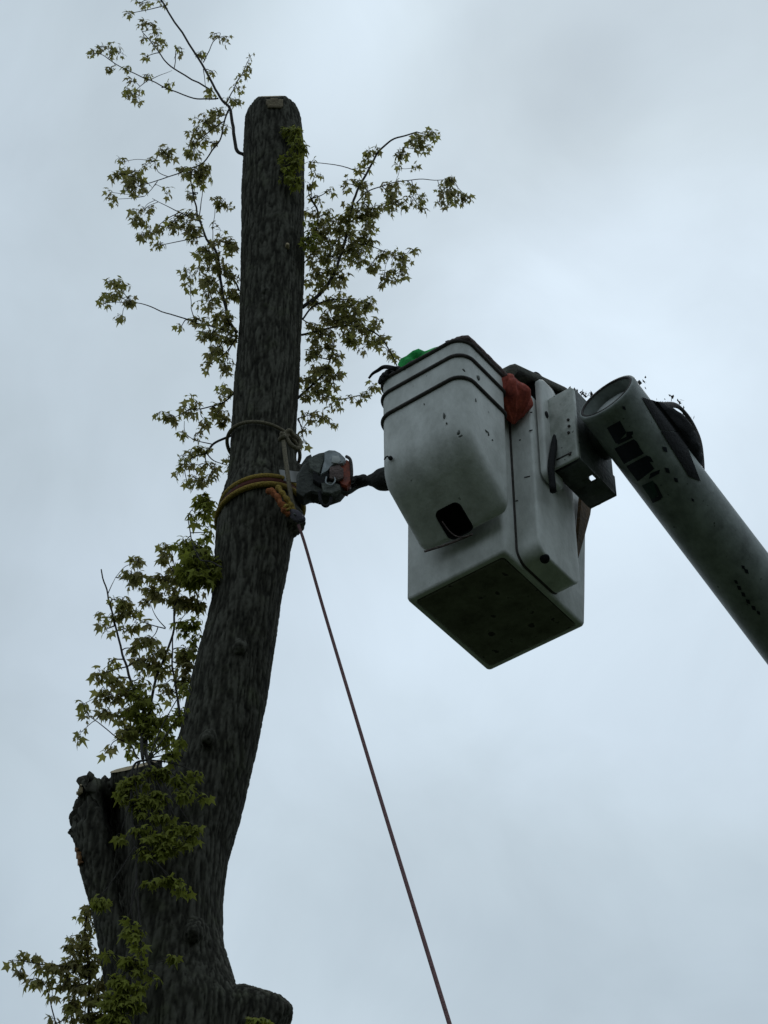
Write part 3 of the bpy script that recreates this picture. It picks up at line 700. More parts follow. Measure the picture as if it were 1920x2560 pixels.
# ------------------------------------------------------------------ aerial lift (local frame: x = r, y = l, z up)
D0 = F / 520
NP = CAM + ray(1262, 1377) * (D0 / F)
ANG = math.atan2(.794, .608)
lift = empty('bucket_lift', NP, ANG)
tag(lift, 'white aerial work bucket and tool box carried on a round boom', 'bucket lift')
Rm = Matrix.Rotation(ANG, 3, 'Z'); Ri = Rm.inverted()
def W(p_): return NP + Rm @ Vector(p_)
def LP(px, py, r=None, l=None, z=None):
    o_ = Ri @ (CAM - NP); d = Ri @ ray(px, py)
    if r is not None: t_ = (r - o_.x) / d.x
    elif l is not None: t_ = (l - o_.y) / d.y
    else: t_ = (z - o_.z) / d.z
    return o_ + d * t_
def rrect(r0, r1, l0, l1, rad, n=8, far=None):
    out_ = []; near = rad; far = far or rad
    for (sx, sy, a0) in ((1, 1, 0), (-1, 1, 90), (-1, -1, 180), (1, -1, 270)):
        rad = far if sx > 0 else near
        cx = r1 - rad if sx > 0 else r0 + rad; cy = l1 - rad if sy > 0 else l0 + rad
        for i in range(n + 1):
            a = R(a0 + 90 * i / n); out_.append((cx + math.cos(a) * rad, cy + math.sin(a) * rad))
    return out_
# --- big square tool box
BR, BL, BH = .70, .595, 1.03
q = MB(); rings = []
def boxring(z, ins, rad, grow):
    return [Vector((x, y, z)) for x, y in rrect(ins, BR - ins + grow * .15, ins, BL - ins, rad, 5)]
for z, ins in ((.012, .05), (.010, .036), (.0, .03), (.0, .012), (.006, .004), (.018, .0)): rings.append(boxring(z, ins, .02, 0))
for z in (.2, .5, .8, BH - .05): rings.append(boxring(z, 0, .02 + .03 * z, z / BH))
rings.append(boxring(BH - .05, -.018, .055, 1)); rings.append(boxring(BH, -.018, .055, 1)); rings.append(boxring(BH, .03, .03, 1)); rings.append(boxring(.1, .03, .03, .1))
q.loft(rings)
o = q.build('tool_box', M['gel'], lift); shade_flat_by_angle(o, 50)

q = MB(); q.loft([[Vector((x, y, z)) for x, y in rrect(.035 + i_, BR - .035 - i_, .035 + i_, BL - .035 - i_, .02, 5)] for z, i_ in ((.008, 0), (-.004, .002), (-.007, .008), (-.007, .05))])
q.build('bottom_plate', M['stained_shade'], bpy.data.objects['tool_box'])  # brown-green stain, with the underside's shade put into its dark colour
# --- work bucket: rim near corner hangs at the left of the box
WB_R0, WB_R1, WB_L0, WB_L1 = -.43, -.02, .0, .56
cpt = LP(1155, 842, r=WB_R0); RIM = cpt.z; l0 = cpt.y
WB_L0 = l0; WB_L1 = l0 + .535; WB_R1 = WB_R0 + .375
nb_ = LP(1152, 1092, r=WB_R0); ZB = nb_.z
print('RIM', RIM, 'ZB', ZB, 'l0', l0)
SLOPE = .66
def zb(r_): return ZB - SLOPE * max(0, r_ - WB_R0) 
q = MB(); rings = []
def wring(f, ins, rad, top=None):
    pts = rrect(WB_R0 + ins, WB_R1 - ins * .35, WB_L0 + ins, WB_L1 - ins * .6, rad, 9, .045)
    return [Vector((x, y, (zb(x) + f * (1 - .5 * (x - WB_R0) / (WB_R1 - WB_R0)) if top is None else top))) for x, y in pts]
for f, ins in ((.0, .11), (.004, .085), (.016, .055), (.036, .03), (.062, .012), (.10, .003), (.14, .0)): rings.append(wring(f, ins, max(.03, .085 - ins * .5)))
for k in range(1, 7):
    u_ = k / 6
    pts = rrect(WB_R0 - .004 * u_, WB_R1 + .004 * u_, WB_L0 - .004 * u_, WB_L1 + .004 * u_, .085, 9, .045)
    rings.append([Vector((x, y, (zb(x) + .14 * (1 - .5 * (x - WB_R0) / (WB_R1 - WB_R0))) * (1 - u_) + RIM * u_)) for x, y in pts])
def inner(z, ins): return [Vector((x, y, z)) for x, y in rrect(WB_R0 + ins, WB_R1 - ins, WB_L0 + ins, WB_L1 - ins, .07, 9, .035)]
rings.append(inner(RIM, .02)); rings.append(inner(ZB + .1, .03))
q.loft(rings)
bucket = q.build('work_bucket', M['gel'], lift)
# foot opening sunk into the sloping bottom
cutc = LP(1132, 1300, r=-.22)
zc = zb(cutc.x)
cm = MB(); cpt2 = None
for rr_ in [x * .01 for x in range(-42, -2)]:
    cc = LP(1135, 1304, r=rr_)
    if cpt2 is None or abs(cc.z - zb(rr_)) < abs(cpt2.z - zb(cpt2.x)): cpt2 = cc
sv = Vector((1, 0, -SLOPE)).normalized(); lv = Vector((0, 1, 0)); nv = sv.cross(lv)
rings = []
for dz in (-.12, .10):
    ring_ = [cpt2 + sv * x + lv * y + nv * dz for x, y in rrect(-.085, .085, -.075, .075, .035, 6)]
    rings.append(ring_)
cm.loft(rings)
cut = cm.build('cutter', M['black'], lift)
bo = bucket.modifiers.new('b', 'BOOLEAN'); bo.operation = 'DIFFERENCE'; bo.object = cut; bo.solver = 'EXACT'
evaluated(bucket)
cme = cut.data; bpy.data.objects.remove(cut); bpy.data.meshes.remove(cme)
for p_ in bucket.data.polygons: p_.use_smooth = True
shade_flat_by_angle(bucket, 40)
q = MB()   # black lining that puts the opening's inner shade into colour
rings = []
for dz, ins in ((.0, .002), (.092, .004)):
    rings.append([cpt2 + sv * x + lv * y + nv * dz for x, y in rrect(-.083 + ins, .083 - ins, -.073 + ins, .073 - ins, .033, 6)])
q.loft(rings, cap=False); n_ = len(rings[0]); q.f.append(tuple(range(n_, 2 * n_)))
q.build('opening_shade', M['black'], bucket)
q = MB()   # bent wire edge + brown cord at the opening
a1 = LP(1062, 1375, r=cpt2.x + .05); a2 = LP(1180, 1336, r=cpt2.x + .0); a3 = LP(1105, 1303, r=cpt2.x - .02); a4 = LP(1128, 1332, r=cpt2.x); a5 = LP(1152, 1343, r=cpt2.x)
q.tube(catmull([a1 + Vector((0, 0, -.01)), a1.lerp(a2, .5) + Vector((0, 0, -.012)), a2], 5), .006, 6)
q.tube(catmull([a3, a4, a5, a2], 5), .003, 6)
q.build('bent_wire', M['pad'], bucket)
for (x, y, fr, a_, b_) in ((1110, 1040, 1, .006, .022), (1116, 1058, 1, .004, .010), (1146, 1080, 1, .010, .016), (1150, 1090, 1, .016, .005), (1060, 1010, 1, .003, .006), (1012, 925, 1, .005, .004), (1217, 1078, 0, .012, .007), (1222, 1085, 0, .005, .012),
        (1196, 944, 0, .014, .018), (1190, 1000, 0, .004, .012), (1232, 1100, 0, .006, .004), (1160, 925, 0, .016, .004)):
    hp = LP(x, y, r=WB_R0 - .004) if fr else LP(x, y, l=WB_L0 - .004)
    q = MB(); n_ = 9; ring_ = []
    for j in range(n_):
        a = 2 * math.pi * j / n_; k_ = random.uniform(.45, 1.2); ring_.append((math.cos(a) * a_ * k_, math.sin(a) * b_ * k_))
    ax_ = Vector((0, 1, 0)) if fr else Vector((1, 0, 0)); ou = Vector((1, 0, 0)) if fr else Vector((0, 1, 0))
    q.loft([[hp + ax_ * x_ + Vector((0, 0, z_)) + ou * d_ for x_, z_ in ring_] for d_ in (.004, -.0015)])
    q.build('scuff_mark', M['scuff'], bucket)
# raised bands, dark colour carrying the shadow line under each lip; rim padding
def rail(z, rad, m, name, ins=-.006):
    pts = [Vector((x, y, z)) for x, y in rrect(WB_R0 + ins, WB_R1 - ins, WB_L0 + ins, WB_L1 - ins, .088, 9, .048)]
    q_ = MB(); q_.tube(pts, rad, 8, closed=True); return q_.build(name, M[m], bucket)
z1 = LP(1152, 881, r=WB_R0).z; z2 = LP(1152, 937, r=WB_R0).z
rail(z1, .011, 'rail', 'lip_shadow_band'); rail(z2, .011, 'rail', 'lip_shadow_band'); rail(RIM, .012, 'rail', 'rim')
q = MB()   # worn padding on the near right rim
pts = []
for i in range(26):
    u_ = i / 25
    if u_ < .3: a = u_ / .3; p3 = Vector((WB_R0 + .03 + .05 * a * 0 - .02 * (1 - a), WB_L0 + .10 - .09 * a, RIM + .015))
    else: a = (u_ - .3) / .7; p3 = Vector((WB_R0 + .03 + .36 * a, WB_L0 - .002, RIM + .018))
    pts.append(p3 + Vector((0, 0, .006 * noise.noise(Vector((i * .7, 0, 0))))))
q.tube(pts, [.022 + .005 * noise.noise(Vector((i * 1.3, 3, 0))) for i in range(26)], 10)
q.build('rim_padding', M['pad'], bucket)
q = MB()   # bolt hole with a hook
hp = LP(978, 1147, r=WB_R0 - .004)
q.tube([hp, hp + Vector((-.012, 0, 0))], .011, 10); q.tube(catmull([hp + Vector((-.01, 0, 0)), hp + Vector((-.016, .015, .012)), hp + Vector((-.01, .035, .008))], 4), .004, 6)
q.build('bolt', M['black'], bucket)

# --- rounded slab (step shroud) on the right face of the box
def slab(name, r0, r1, l0_, l1_, z0, z1_, rb, rt, m, parent=lift, bev=.012):
    """plate in the r-z plane with rounded corners, between l0_ and l1_"""
    prof = []
    for (cx, cz, a0, rad) in ((r1 - rt, z1_ - rt, 0, rt), (r0 + rt, z1_ - rt, 90, rt), (r0 + rb, z0 + rb, 180, rb), (r1 - rb, z0 + rb, 270, rb)):
        for i in range(9):
            a = R(a0 + 90 * i / 8); prof.append((cx + math.cos(a) * rad, cz + math.sin(a) * rad))
    cxm, czm = (r0 + r1) / 2, (z0 + z1_) / 2
    q_ = MB(); rings_ = []
    for (l_, ins) in ((l0_, 0), (l1_ + bev, 0), (l1_ + bev * .3, bev * .3), (l1_, bev)):
        ring_ = []
        for x, z in prof:
            sx = (x - cxm) * (1 - ins / ((r1 - r0) / 2)) + cxm; sz = (z - czm) * (1 - ins / ((z1_ - z0) / 2)) + czm
            ring_.append(Vector((sx, l_, sz)))
        rings_.append(ring_)
    q_.loft(rings_); o_ = q_.build(name, M[m], parent); shade_flat_by_angle(o_, 45); return o_
LS = -.135
pa = LP(1337, 1200, l=LS); pb = LP(1436, 1254, l=LS); ptop = LP(1345, 1003, l=LS); pbot = LP(1375, 1397, l=LS)
print('slab', pa, pb, ptop, pbot)
slab('panel_gap_shade', pa.x - .002, pb.x + .002, 0.0, -.014, pbot.z - .002, ptop.z, .077, .03, 'rail')  # dark strip standing in for the shaded gap behind the panel
slab('side_panel', pa.x, pb.x, -.013, LS, pbot.z, ptop.z - .0, .075, .03, 'gel')
# black disc standing in for a small dark oval hole near its foot
q = MB(); hc = LP(1362, 1396, l=LS + .02)
disc(q, Vector(hc), Vector((-.5, -.3, -.8)), .024, .024, .03); q.build('hole_disc', M['black'], lift)
# taller panel with a rounded head
LS2 = -.180
pc1 = LP(1356, 1000, l=LS2); pc2 = LP(1389, 1000, l=LS2); ptp = LP(1378, 967, l=LS2)
slab('mounting_plate', pc1.x - .01, pc2.x + .02, LS2 + .032, LS2, LP(1372, 1190, l=LS2).z, ptp.z, .045, .05, 'gel')
q = MB(); hc = LP(1361, 1031, l=LS2 - .002); disc(q, hc + Vector((.02, 0, 0)), Vector((0, 1, 0)), .014, .022, .008); q.build('bolt', M['black'], lift)  # black disc standing in for the plate's dark hole
for (x, y, sx) in ((1328, 1031, .012), (1327, 1076, .02), (1300, 1100, .01), (1318, 1192, .035), (1292, 1252, .016)):
    hp = LP(x, y, r=pa.x - .001)
    q = MB(); q.box(hp, (.004, sx, .005), Matrix.Rotation(R(20), 3, 'X')); q.build('scratch_mark', M['rail'], lift)
# black hose-like tube standing in for the dark gap between panel and bracket
q = MB(); pts = [LP(x, y, l=-.20) for x, y in ((1394, 1010), (1391, 1070), (1384, 1120), (1378, 1170), (1383, 1228))]
q.tube(catmull(pts, 5), [.008 + .010 * min(1, i / 10) for i in range(21)], 8); q.build('hose', M['black'], lift)

# --- bracket block
LB0, LB1 = -.17, -.33
c1 = LP(1445, 1142, l=LB1)      # near bottom corner
top_ = LP(1440, 966, l=LB1)
rN = c1.x; zN = c1.z; c2 = LP(1533, 1216, l=LB1); rF = c2.x
print('bracket', rN, rF, zN, top_.z)
q = MB()
hgt = top_.z - zN
prof = [(y, z) for y, z in rrect(LB1, LB0, zN, zN + hgt, .012, 6)]
prof = [(y, z - (.10 * max(0, (z - zN - hgt * .8) / (hgt * .2)) * max(0, abs(y - (LB0 + LB1) / 2) / (LB0 - LB1) - .25) * 1.6)) for y, z in prof]
cy_, cz_ = (LB0 + LB1) / 2, zN + hgt / 2
q.loft([[Vector((rN + dx, cy_ + (y - cy_) * k_, cz_ + (z - cz_) * (1 - (1 - k_) * .4))) for y, z in prof] for dx, k_ in ((0, .93), (.003, .97), (.009, 1), (.026, 1))])
q.build('bracket_face', M['gel2'], lift)
q = MB()
q.box(((rN + rF) / 2 + .02, LB1 + .01, zN + hgt * .48), (rF - rN - .01, .02, hgt * .96 - .01), bev=.005)
q.box(((rN + rF) / 2 + .02, LB0 - .01, zN + hgt * .48), (rF - rN - .01, .02, hgt * .96 - .01), bev=.005)
# bottom plate as four strips round a hole
hx = LP(1481, 1195, z=zN + .004); hr, hl = .022, .02
xa, xb = rN + .012, rF + .012
for (x0, x1, y0, y1) in ((xa, hx.x - hr, LB1, LB0), (hx.x + hr, xb, LB1, LB0), (hx.x - hr, hx.x + hr, LB1, hx.y - hl), (hx.x - hr, hx.x + hr, hx.y + hl, LB0)):
    if x1 > x0 and y1 > y0: q.box(((x0 + x1) / 2, (y0 + y1) / 2, zN + .006), (x1 - x0, y1 - y0, .012))
q.box((rF + .02, (LB0 + LB1) / 2, zN + .07), (.02, LB0 - LB1, .14), bev=.004)
q.build('bracket_body', M['steel'], lift)
for (x, y) in ((1421, 1050), (1423, 1066), (1422, 1082), (1425, 1136)):
    hp = LP(x, y, r=rN - .002); q = MB(); q.tube([hp, hp + Vector((-.006, 0, 0))], .008, 8); q.build('bolt', M['rail'], lift)
q = MB(); q.box(LP(1410, 1140, r=rN - .002), (.005, .09, .006)); q.build('weld_seam', M['rail'], lift)
# swivel knuckle joining bracket and boom
q = MB(); kz = zN + hgt * .55
q.tube([Vector(((rN + rF) / 2 + .05, LB1 + .02, kz)), Vector(((rN + rF) / 2 + .05, LB1 - .12, kz - .01))], .12, 20); q.build('swivel', M['steel'], lift)
# latch under the bracket
q = MB(); lp = LP(1484, 1246, l=LB0 + .03); q.box(lp, (.05, .02, .03), Matrix.Rotation(R(35), 3, 'Y'), .004); q.build('latch', M['gel'], lift)
lp = LP(1490, 1236, l=LB0); q = MB(); q.tube(catmull([LP(1480, 1262, l=LB0 + .02), LP(1500, 1256, l=LB0 + .02), LP(1520, 1236, l=LB0 - .02), LP(1532, 1216, l=LB1 + .04)], 4), .010, 8); q.build('hose', M['black'], lift)
# tool box lid / cover propped over the box
LL = -.145
e1, e2 = LP(1280, 922, l=LL), LP(1434, 972, l=LL)
print('lid', e1, e2)
ud = (e2 - e1); un = ud.length; ud.normalize(); vd = Vector((0, 1, 0)); wd_ = ud.cross(vd).normalized()
if wd_.z < 0: wd_ = -wd_
q = MB(); rings = []
def lidring(ins, dz):
    out_ = []
    for x, y in rrect(ins, un - ins, ins, .40 - ins, max(.02, .085 - ins), 9):
        arch = .105 * math.sin(math.pi * min(1, max(0, x / un)) ** .66) - .02
        out_.append(e1 + ud * x + vd * y + wd_ * (dz + arch))
    return out_
for ins, dz in ((.10, -.006), (.05, -.010), (.032, -.014), (.022, -.044), (.006, -.050), (.0, -.045), (.0, -.018), (.010, -.004), (.04, .004), (.12, .008), (.16, .010)): rings.append(lidring(ins, dz))
q.loft(rings); o = q.build('box_lid', M['lid'], lift); shade_flat_by_angle(o, 60)
zc_ = (e1.z + e2.z) / 2
q = MB()
q.box(((e1.x + e2.x) / 2, LL + .30, (BH + zc_) / 2), (.06, .05, zc_ - BH + .06)); q.build('lid_post', M['steel'], lift)
vc = LP(1350, 990, l=-.03)
q = MB(); q.box(vc, (.26, .14, .13), bev=.03); q.build('dark_space_block', M['black'], lift)  # black block added to darken the space under the lid
q = MB(); q.box((.30, .25, BH + .07), (.42, .40, .10), bev=.02); q.build('control_console', M['steel'], lift)

# --- boom
LBm = LB1 - .20
bc = LP(1517, 993, l=LBm)
dp1 = (W(bc) - CAM).dot(FW)
far_ = Ri @ (CAM + ray(1855, 1437) * ((dp1 + .36) / F) - NP)
axis = (far_ - bc).normalized(); print('axis', axis)
RB = 83 * scale_at(W(bc)) 
print('boom centre', bc, 'radius', RB)
av = axis; bu = Vector((0, 0, 1)); bu = (bu - av * bu.dot(av)).normalized(); bs = av.cross(bu)
def bp(s_, a, rad=RB): return bc + av * s_ + (bu * math.cos(a) + bs * math.sin(a)) * rad
def bring(s_, rad, n=64): return [bp(s_, 2 * math.pi * j / n, rad * (1 + .04 * min(s_, 2) if s_ > 0 else 1)) for j in range(n)]
q = MB()
# recess and wall of the open end, then the long tube
prof = [(.075, RB - .030), (.0, RB - .022), (-.006, RB - .010), (-.004, RB - .002), (.004, RB + .002), (.03, RB + .002), (.034, RB)] + [(x * .5 + .1, RB) for x in range(0, 25)]
q.loft([bring(s_, r_) for s_, r_ in prof], cap=True)
boom = q.build('boom', M['boom'], lift); shade_flat_by_angle(boom, 50)
# drop the front cap face: a separate dished plate closes it
q = MB(); q.loft([bring(.070, RB - .031), bring(.058, RB - .05), bring(.052, RB * .3)], cap=True); q.build('end_cap', M['cap'], boom)
q = MB(); q.tube([bp(-.002, 2 * math.pi * j / 48, RB - .018) for j in range(48)], .007, 6, closed=True); q.build('end_ring', M['rail'], boom)
def boom_hit(px, py, off):
    p_ = boom_hit0(px, py, RB)
    return boom_hit0(px, py, RB * (1 + .04 * min(2, max(0, (p_ - bc).dot(av)))) + off)
def boom_hit0(px, py, rad):
    o_ = Ri @ (CAM - NP) - bc; d = (Ri @ ray(px, py)).normalized()
    o2 = o_ - av * o_.dot(av); d2 = d - av * d.dot(av)
    a_, b_, c_ = d2.dot(d2), 2 * o2.dot(d2), o2.dot(o2) - rad * rad
    disc_ = b_ * b_ - 4 * a_ * c_
    if disc_ < 0: disc_ = 0
    return bc + o_ + d * ((-b_ - math.sqrt(disc_)) / (2 * a_))
def decal(name, quad, m, rad=.0025, n=8):
    """lettering patch wrapped on the tube, corners given in photo pixels"""
    q_ = MB(); vs = []
    for j in range(n + 1):
        for i in range(n + 1):
            u_, v_ = i / n, j / n
            x = (quad[0][0] * (1 - u_) + quad[1][0] * u_) * (1 - v_) + (quad[3][0] * (1 - u_) + quad[2][0] * u_) * v_
            y = (quad[0][1] * (1 - u_) + quad[1][1] * u_) * (1 - v_) + (quad[3][1] * (1 - u_) + quad[2][1] * u_) * v_
            vs.append(boom_hit(x, y, rad))
    q_.add(vs, [(j * (n + 1) + i, j * (n + 1) + i + 1, (j + 1) * (n + 1) + i + 1, (j + 1) * (n + 1) + i) for j in range(n) for i in range(n)])
    return q_.build(name, M[m], boom)
for quad, m in (([(1517, 1070), (1550, 1052), (1566, 1082), (1540, 1110)], 'decal'), ([(1566, 1080), (1582, 1078), (1583, 1086), (1566, 1094)], 'decal'), ([(1541, 1104), (1578, 1086), (1582, 1094), (1545, 1112)], 'decal'),
                ([(1536, 1122), (1584, 1098), (1610, 1134), (1560, 1160)], 'decal'), ([(1584, 1098), (1592, 1104), (1600, 1118), (1590, 1112)], 'decal'),
                ([(1566, 1166), (1614, 1140), (1636, 1172), (1594, 1204)], 'decal'), ([(1614, 1138), (1626, 1142), (1634, 1156), (1622, 1154)], 'decal'), ([(1626, 1184), (1650, 1174), (1648, 1184), (1622, 1198)], 'decal'),
                ([(1604, 1214), (1632, 1202), (1650, 1234), (1630, 1252)], 'teal'), ([(1634, 1206), (1642, 1212), (1658, 1244), (1648, 1246)], 'decal'), ([(1626, 1248), (1648, 1240), (1654, 1248), (1632, 1258)], 'decal')):
    decal('lettering', quad, m)
for (x, y, s_) in ((1662, 1123, 7), (1668, 1176, 7), (1690, 1200, 6), (1560, 1020, 5), (1732, 1250, 4), (1858, 1418, 5), (1866, 1428, 6), (1840, 1455, 5), (1848, 1470, 6), (1858, 1486, 6), (1870, 1504, 6), (1884, 1520, 6), (1896, 1532, 5)):
    decal('scuff_mark', [(x - s_, y - s_), (x + s_ * .6, y - s_ * .7), (x + s_, y + s_ * 1.1), (x - s_ * .4, y + s_ * .7)], 'decal', .002, 3)
decal('cavity_shade_patch', [(1605, 993), (1645, 1005), (1705, 1080), (1652, 1074)], 'black', .004, 12)  # flat black patch putting the cavity's darkness into colour
decal('cavity_shade_patch', [(1652, 1076), (1705, 1082), (1752, 1203), (1722, 1190)], 'black', .004, 12)
# hose opening on the upper side: dark lumpy hose bundle bulging out, with an arched hose and leaf litter
h0 = LP(1620, 1010, l=LBm - .10); h1 = LP(1754, 1212, l=LBm - .12)
q = MB(); ax = (h1 - h0); hn = ax.length; ax.normalize(); sd_ = (bs * -1)
upn = bu
# direction to the silhouette's upper right
ro = (Ri @ (Vector((1, 0, 0)) * .79 + UP * .61)); ro = (ro - av * ro.dot(av)).normalized()
rings = []
for i in range(23):
    u_ = i / 22; env = max(.05, math.sin(math.pi * min(1, u_ * .92 + .06)) ** .6)
    cc = h0.lerp(h1, u_) + ro * (-.012 + .058 * math.sin(math.pi * min(1, u_ + .06)))
    ring_ = []
    for j in range(20):
        a = 2 * math.pi * j / 20
        dvec = ro * math.cos(a) * .078 * env + av.cross(ro) * math.sin(a) * .085 * env
        pp = cc + dvec; pp += dvec.normalized() * .024 * noise.noise(pp * 26)
        ring_.append(pp)
    rings.append(ring_)
q.loft(rings); q.build('hose_bundle', M['black'], boom)
q = MB(); pts = [LP(x, y, l=LBm - .08) for x, y in ((1625, 1012), (1655, 1015), (1690, 1014), (1718, 1040), (1738, 1085), (1750, 1130), (1757, 1175), (1750, 1202))]
q.tube(catmull(pts, 6), [.016 + .006 * math.sin(i * .3) for i in range(43)], 10); q.build('hose', M['rail'], boom)
q = MB()
for i in range(70):
    x = random.uniform(1640, 1710); y = 1008 + random.gauss(0, 8) + max(0, x - 1700) * .6
    if random.random() < .3: x, y = random.choice(((1705, 1030), (1722, 1050), (1612, 958), (1762, 1192), (1778, 1205))); x += random.gauss(0, 5); y += random.gauss(0, 5)
    pp = LP(x, y, l=LBm + random.uniform(-.04, .05))
    a_ = Vector((random.gauss(0, 1), random.gauss(0, 1), random.gauss(0, 1))).normalized() * random.uniform(.006, .016); b_ = a_.orthogonal() * .7
    q.add([pp - a_, pp + b_, pp + a_, pp - b_ * .6], [(0, 1, 2), (0, 2, 3)])
tag(q.build('leaf_litter', M['deadleaf'], boom), kind='stuff')
for (x, y, s_) in ((1598, 957, .012), (1760, 1196, .010)):
    pp = LP(x, y, l=LBm); q = MB(); q.tube([pp - ro * .03, pp + ro * .01], s_, 8); q.build('bolt', M['steel'], boom)
# litter on the bracket top
q = MB()
for i in range(46):
    x = random.uniform(1420, 1482); y = 972 + (x - 1420) * .30 + random.gauss(0, 4)
    pp = LP(x, y, l=LB1 + .08 + random.uniform(-.05, .05))
    a_ = Vector((random.gauss(0, 1), random.gauss(0, 1), random.gauss(0, 1))).normalized() * random.uniform(.006, .018); b_ = a_.orthogonal() * .7
    q.add([pp - a_, pp + b_, pp + a_, pp - b_ * .6], [(0, 1, 2), (0, 2, 3)])
tag(q.build('leaf_litter', M['deadleaf'], lift), kind='stuff')

# --- red nylon bag on the near corner of the tool box
bcn = LP(1292, 985, r=.02)
bag = MB(); rings = []
RD = LP(1284, 996, r=-.0)
for i in range(29):
    u_ = i / 28; hh = math.sin(math.pi * (u_ * .96 + .02)) ** .7
    ring_ = []
    for j in range(56):
        a = 2 * math.pi * j / 56
        f_ = 1 + .13 * math.sin(7 * a + u_ * .8) + .07 * math.sin(15 * a + u_)
        fan = .30 + .85 * u_ ** .8
        pp = Vector((math.cos(a) * .100 * hh * f_ * fan, math.sin(a) * .115 * hh * f_ * fan, (u_ - .5) * .22 - .045 * u_ * math.cos(a) * 1.2))
        pp += Vector((noise.noise(pp * 26), noise.noise(pp * 26 + Vector((4, 4, 4))), noise.noise(pp * 26 + Vector((8, 2, 4))))) * .008
        ring_.append(pp)
    rings.append(ring_)
bag.loft(rings)
o = bag.build('red_bag', M['red']); o.location = W((RD.x + .02, RD.y + .02, RD.z - .01)); o.rotation_euler = (R(12), R(-22), ANG)
tag(o, 'crumpled red nylon bag wedged between the bucket and the dark lid', 'bag')
# --- brown wedge standing in for the shadowed gap by the box
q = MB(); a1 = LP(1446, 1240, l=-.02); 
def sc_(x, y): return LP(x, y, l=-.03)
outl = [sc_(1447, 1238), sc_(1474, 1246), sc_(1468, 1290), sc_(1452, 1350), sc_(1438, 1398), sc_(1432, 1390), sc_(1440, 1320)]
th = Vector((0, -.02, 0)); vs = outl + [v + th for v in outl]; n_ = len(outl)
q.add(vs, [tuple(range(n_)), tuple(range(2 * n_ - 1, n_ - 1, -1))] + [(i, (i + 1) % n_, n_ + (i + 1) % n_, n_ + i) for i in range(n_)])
sb = q.build('gap_wedge', M['gap_shade'], None, False)
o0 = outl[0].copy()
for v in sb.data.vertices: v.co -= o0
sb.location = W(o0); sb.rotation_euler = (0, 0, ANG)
tag(sb, 'narrow brown wedge standing in for the shadowed gap beside the tool box', 'gap_wedge')

# ------------------------------------------------------------------ person in the bucket
pr = empty('person', W((-.2, .28, ZB + .1)), ANG)
PO = Vector((-.2, .28, ZB + .1))
tag(pr, 'worker in a bright green shirt bent over inside the white bucket', 'person')
def skin(name, nodes, edges, m, parent=pr, sub=2, root=0):
    me_ = bpy.data.meshes.new(name); me_.from_pydata([tuple(Vector(p_[:3]) - PO) for p_ in nodes], edges, [])
    o_ = bpy.data.objects.new(name, me_); col.objects.link(o_); me_.materials.append(m)
    s_ = o_.modifiers.new('k', 'SKIN'); s_.use_smooth_shade = True
    for i, p_ in enumerate(nodes):
        sv_ = me_.skin_vertices[0].data[i]; rx = p_[3]; ry = p_[4] if len(p_) > 4 else rx; sv_.radius = (rx, ry); sv_.use_root = (i == root)
    u_ = o_.modifiers.new('u', 'SUBSURF'); u_.levels = sub; u_.render_levels = sub
    evaluated(o_); o_.parent = parent
    if not o_.data.materials: o_.data.materials.append(m)
    for f_ in o_.data.polygons: f_.use_smooth = True
    return o_
Z = RIM; FL = ZB + .12
hd = Vector((-.10, .54, Z - .02))
wr = Ri @ (atD(838, 1036, 8.54) - NP)          # right wrist beyond the far left wall
wr_s = Ri @ (atD(806, 1037, 8.57) - NP)
hand_r = Ri @ (atD(772, 1040, 8.62) - NP)
sh_r = Vector((-.06, .36, Z + .10)); el = sh_r.lerp(wr, .5) + Vector((.05, 0, -.07))
print('wrist', wr, 'rim', Z, 'hand', hand_r)
body = [(-.20, .08, Z - .06, .12), (-.20, .14, Z + .07, .11), (-.20, .23, Z + .14, .12), (-.18, .35, Z + .12, .11), (-.16, .43, Z + .07, .055), (-.13, .48, Z + .03, .05), (hd.x, hd.y, hd.z, .085), (hd.x + .02, hd.y + .05, hd.z - .06, .06),
        (-.10, .13, Z - .1, .085), (-.10, .17, Z - .32, .06), (-.10, .13, FL + .06, .04), (-.10, .2, FL + .0, .035),
        (-.30, .13, Z - .1, .085), (-.31, .17, Z - .32, .06), (-.31, .13, FL + .06, .04), (-.31, .2, FL + .0, .035),
        (*sh_r, .055), (*el, .042), (*wr, .03), (-.33, .34, Z + .09, .055), (-.31, .22, Z + .09, .042), (-.38, .32, Z + .05, .03)]
bed = [(0, 1), (1, 2), (2, 3), (3, 4), (4, 5), (5, 6), (6, 7), (0, 8), (8, 9), (9, 10), (10, 11), (0, 12), (12, 13), (13, 14), (14, 15), (3, 16), (16, 17), (17, 18), (3, 19), (19, 20), (20, 21)]
skin('body', body, bed, M['skin'])
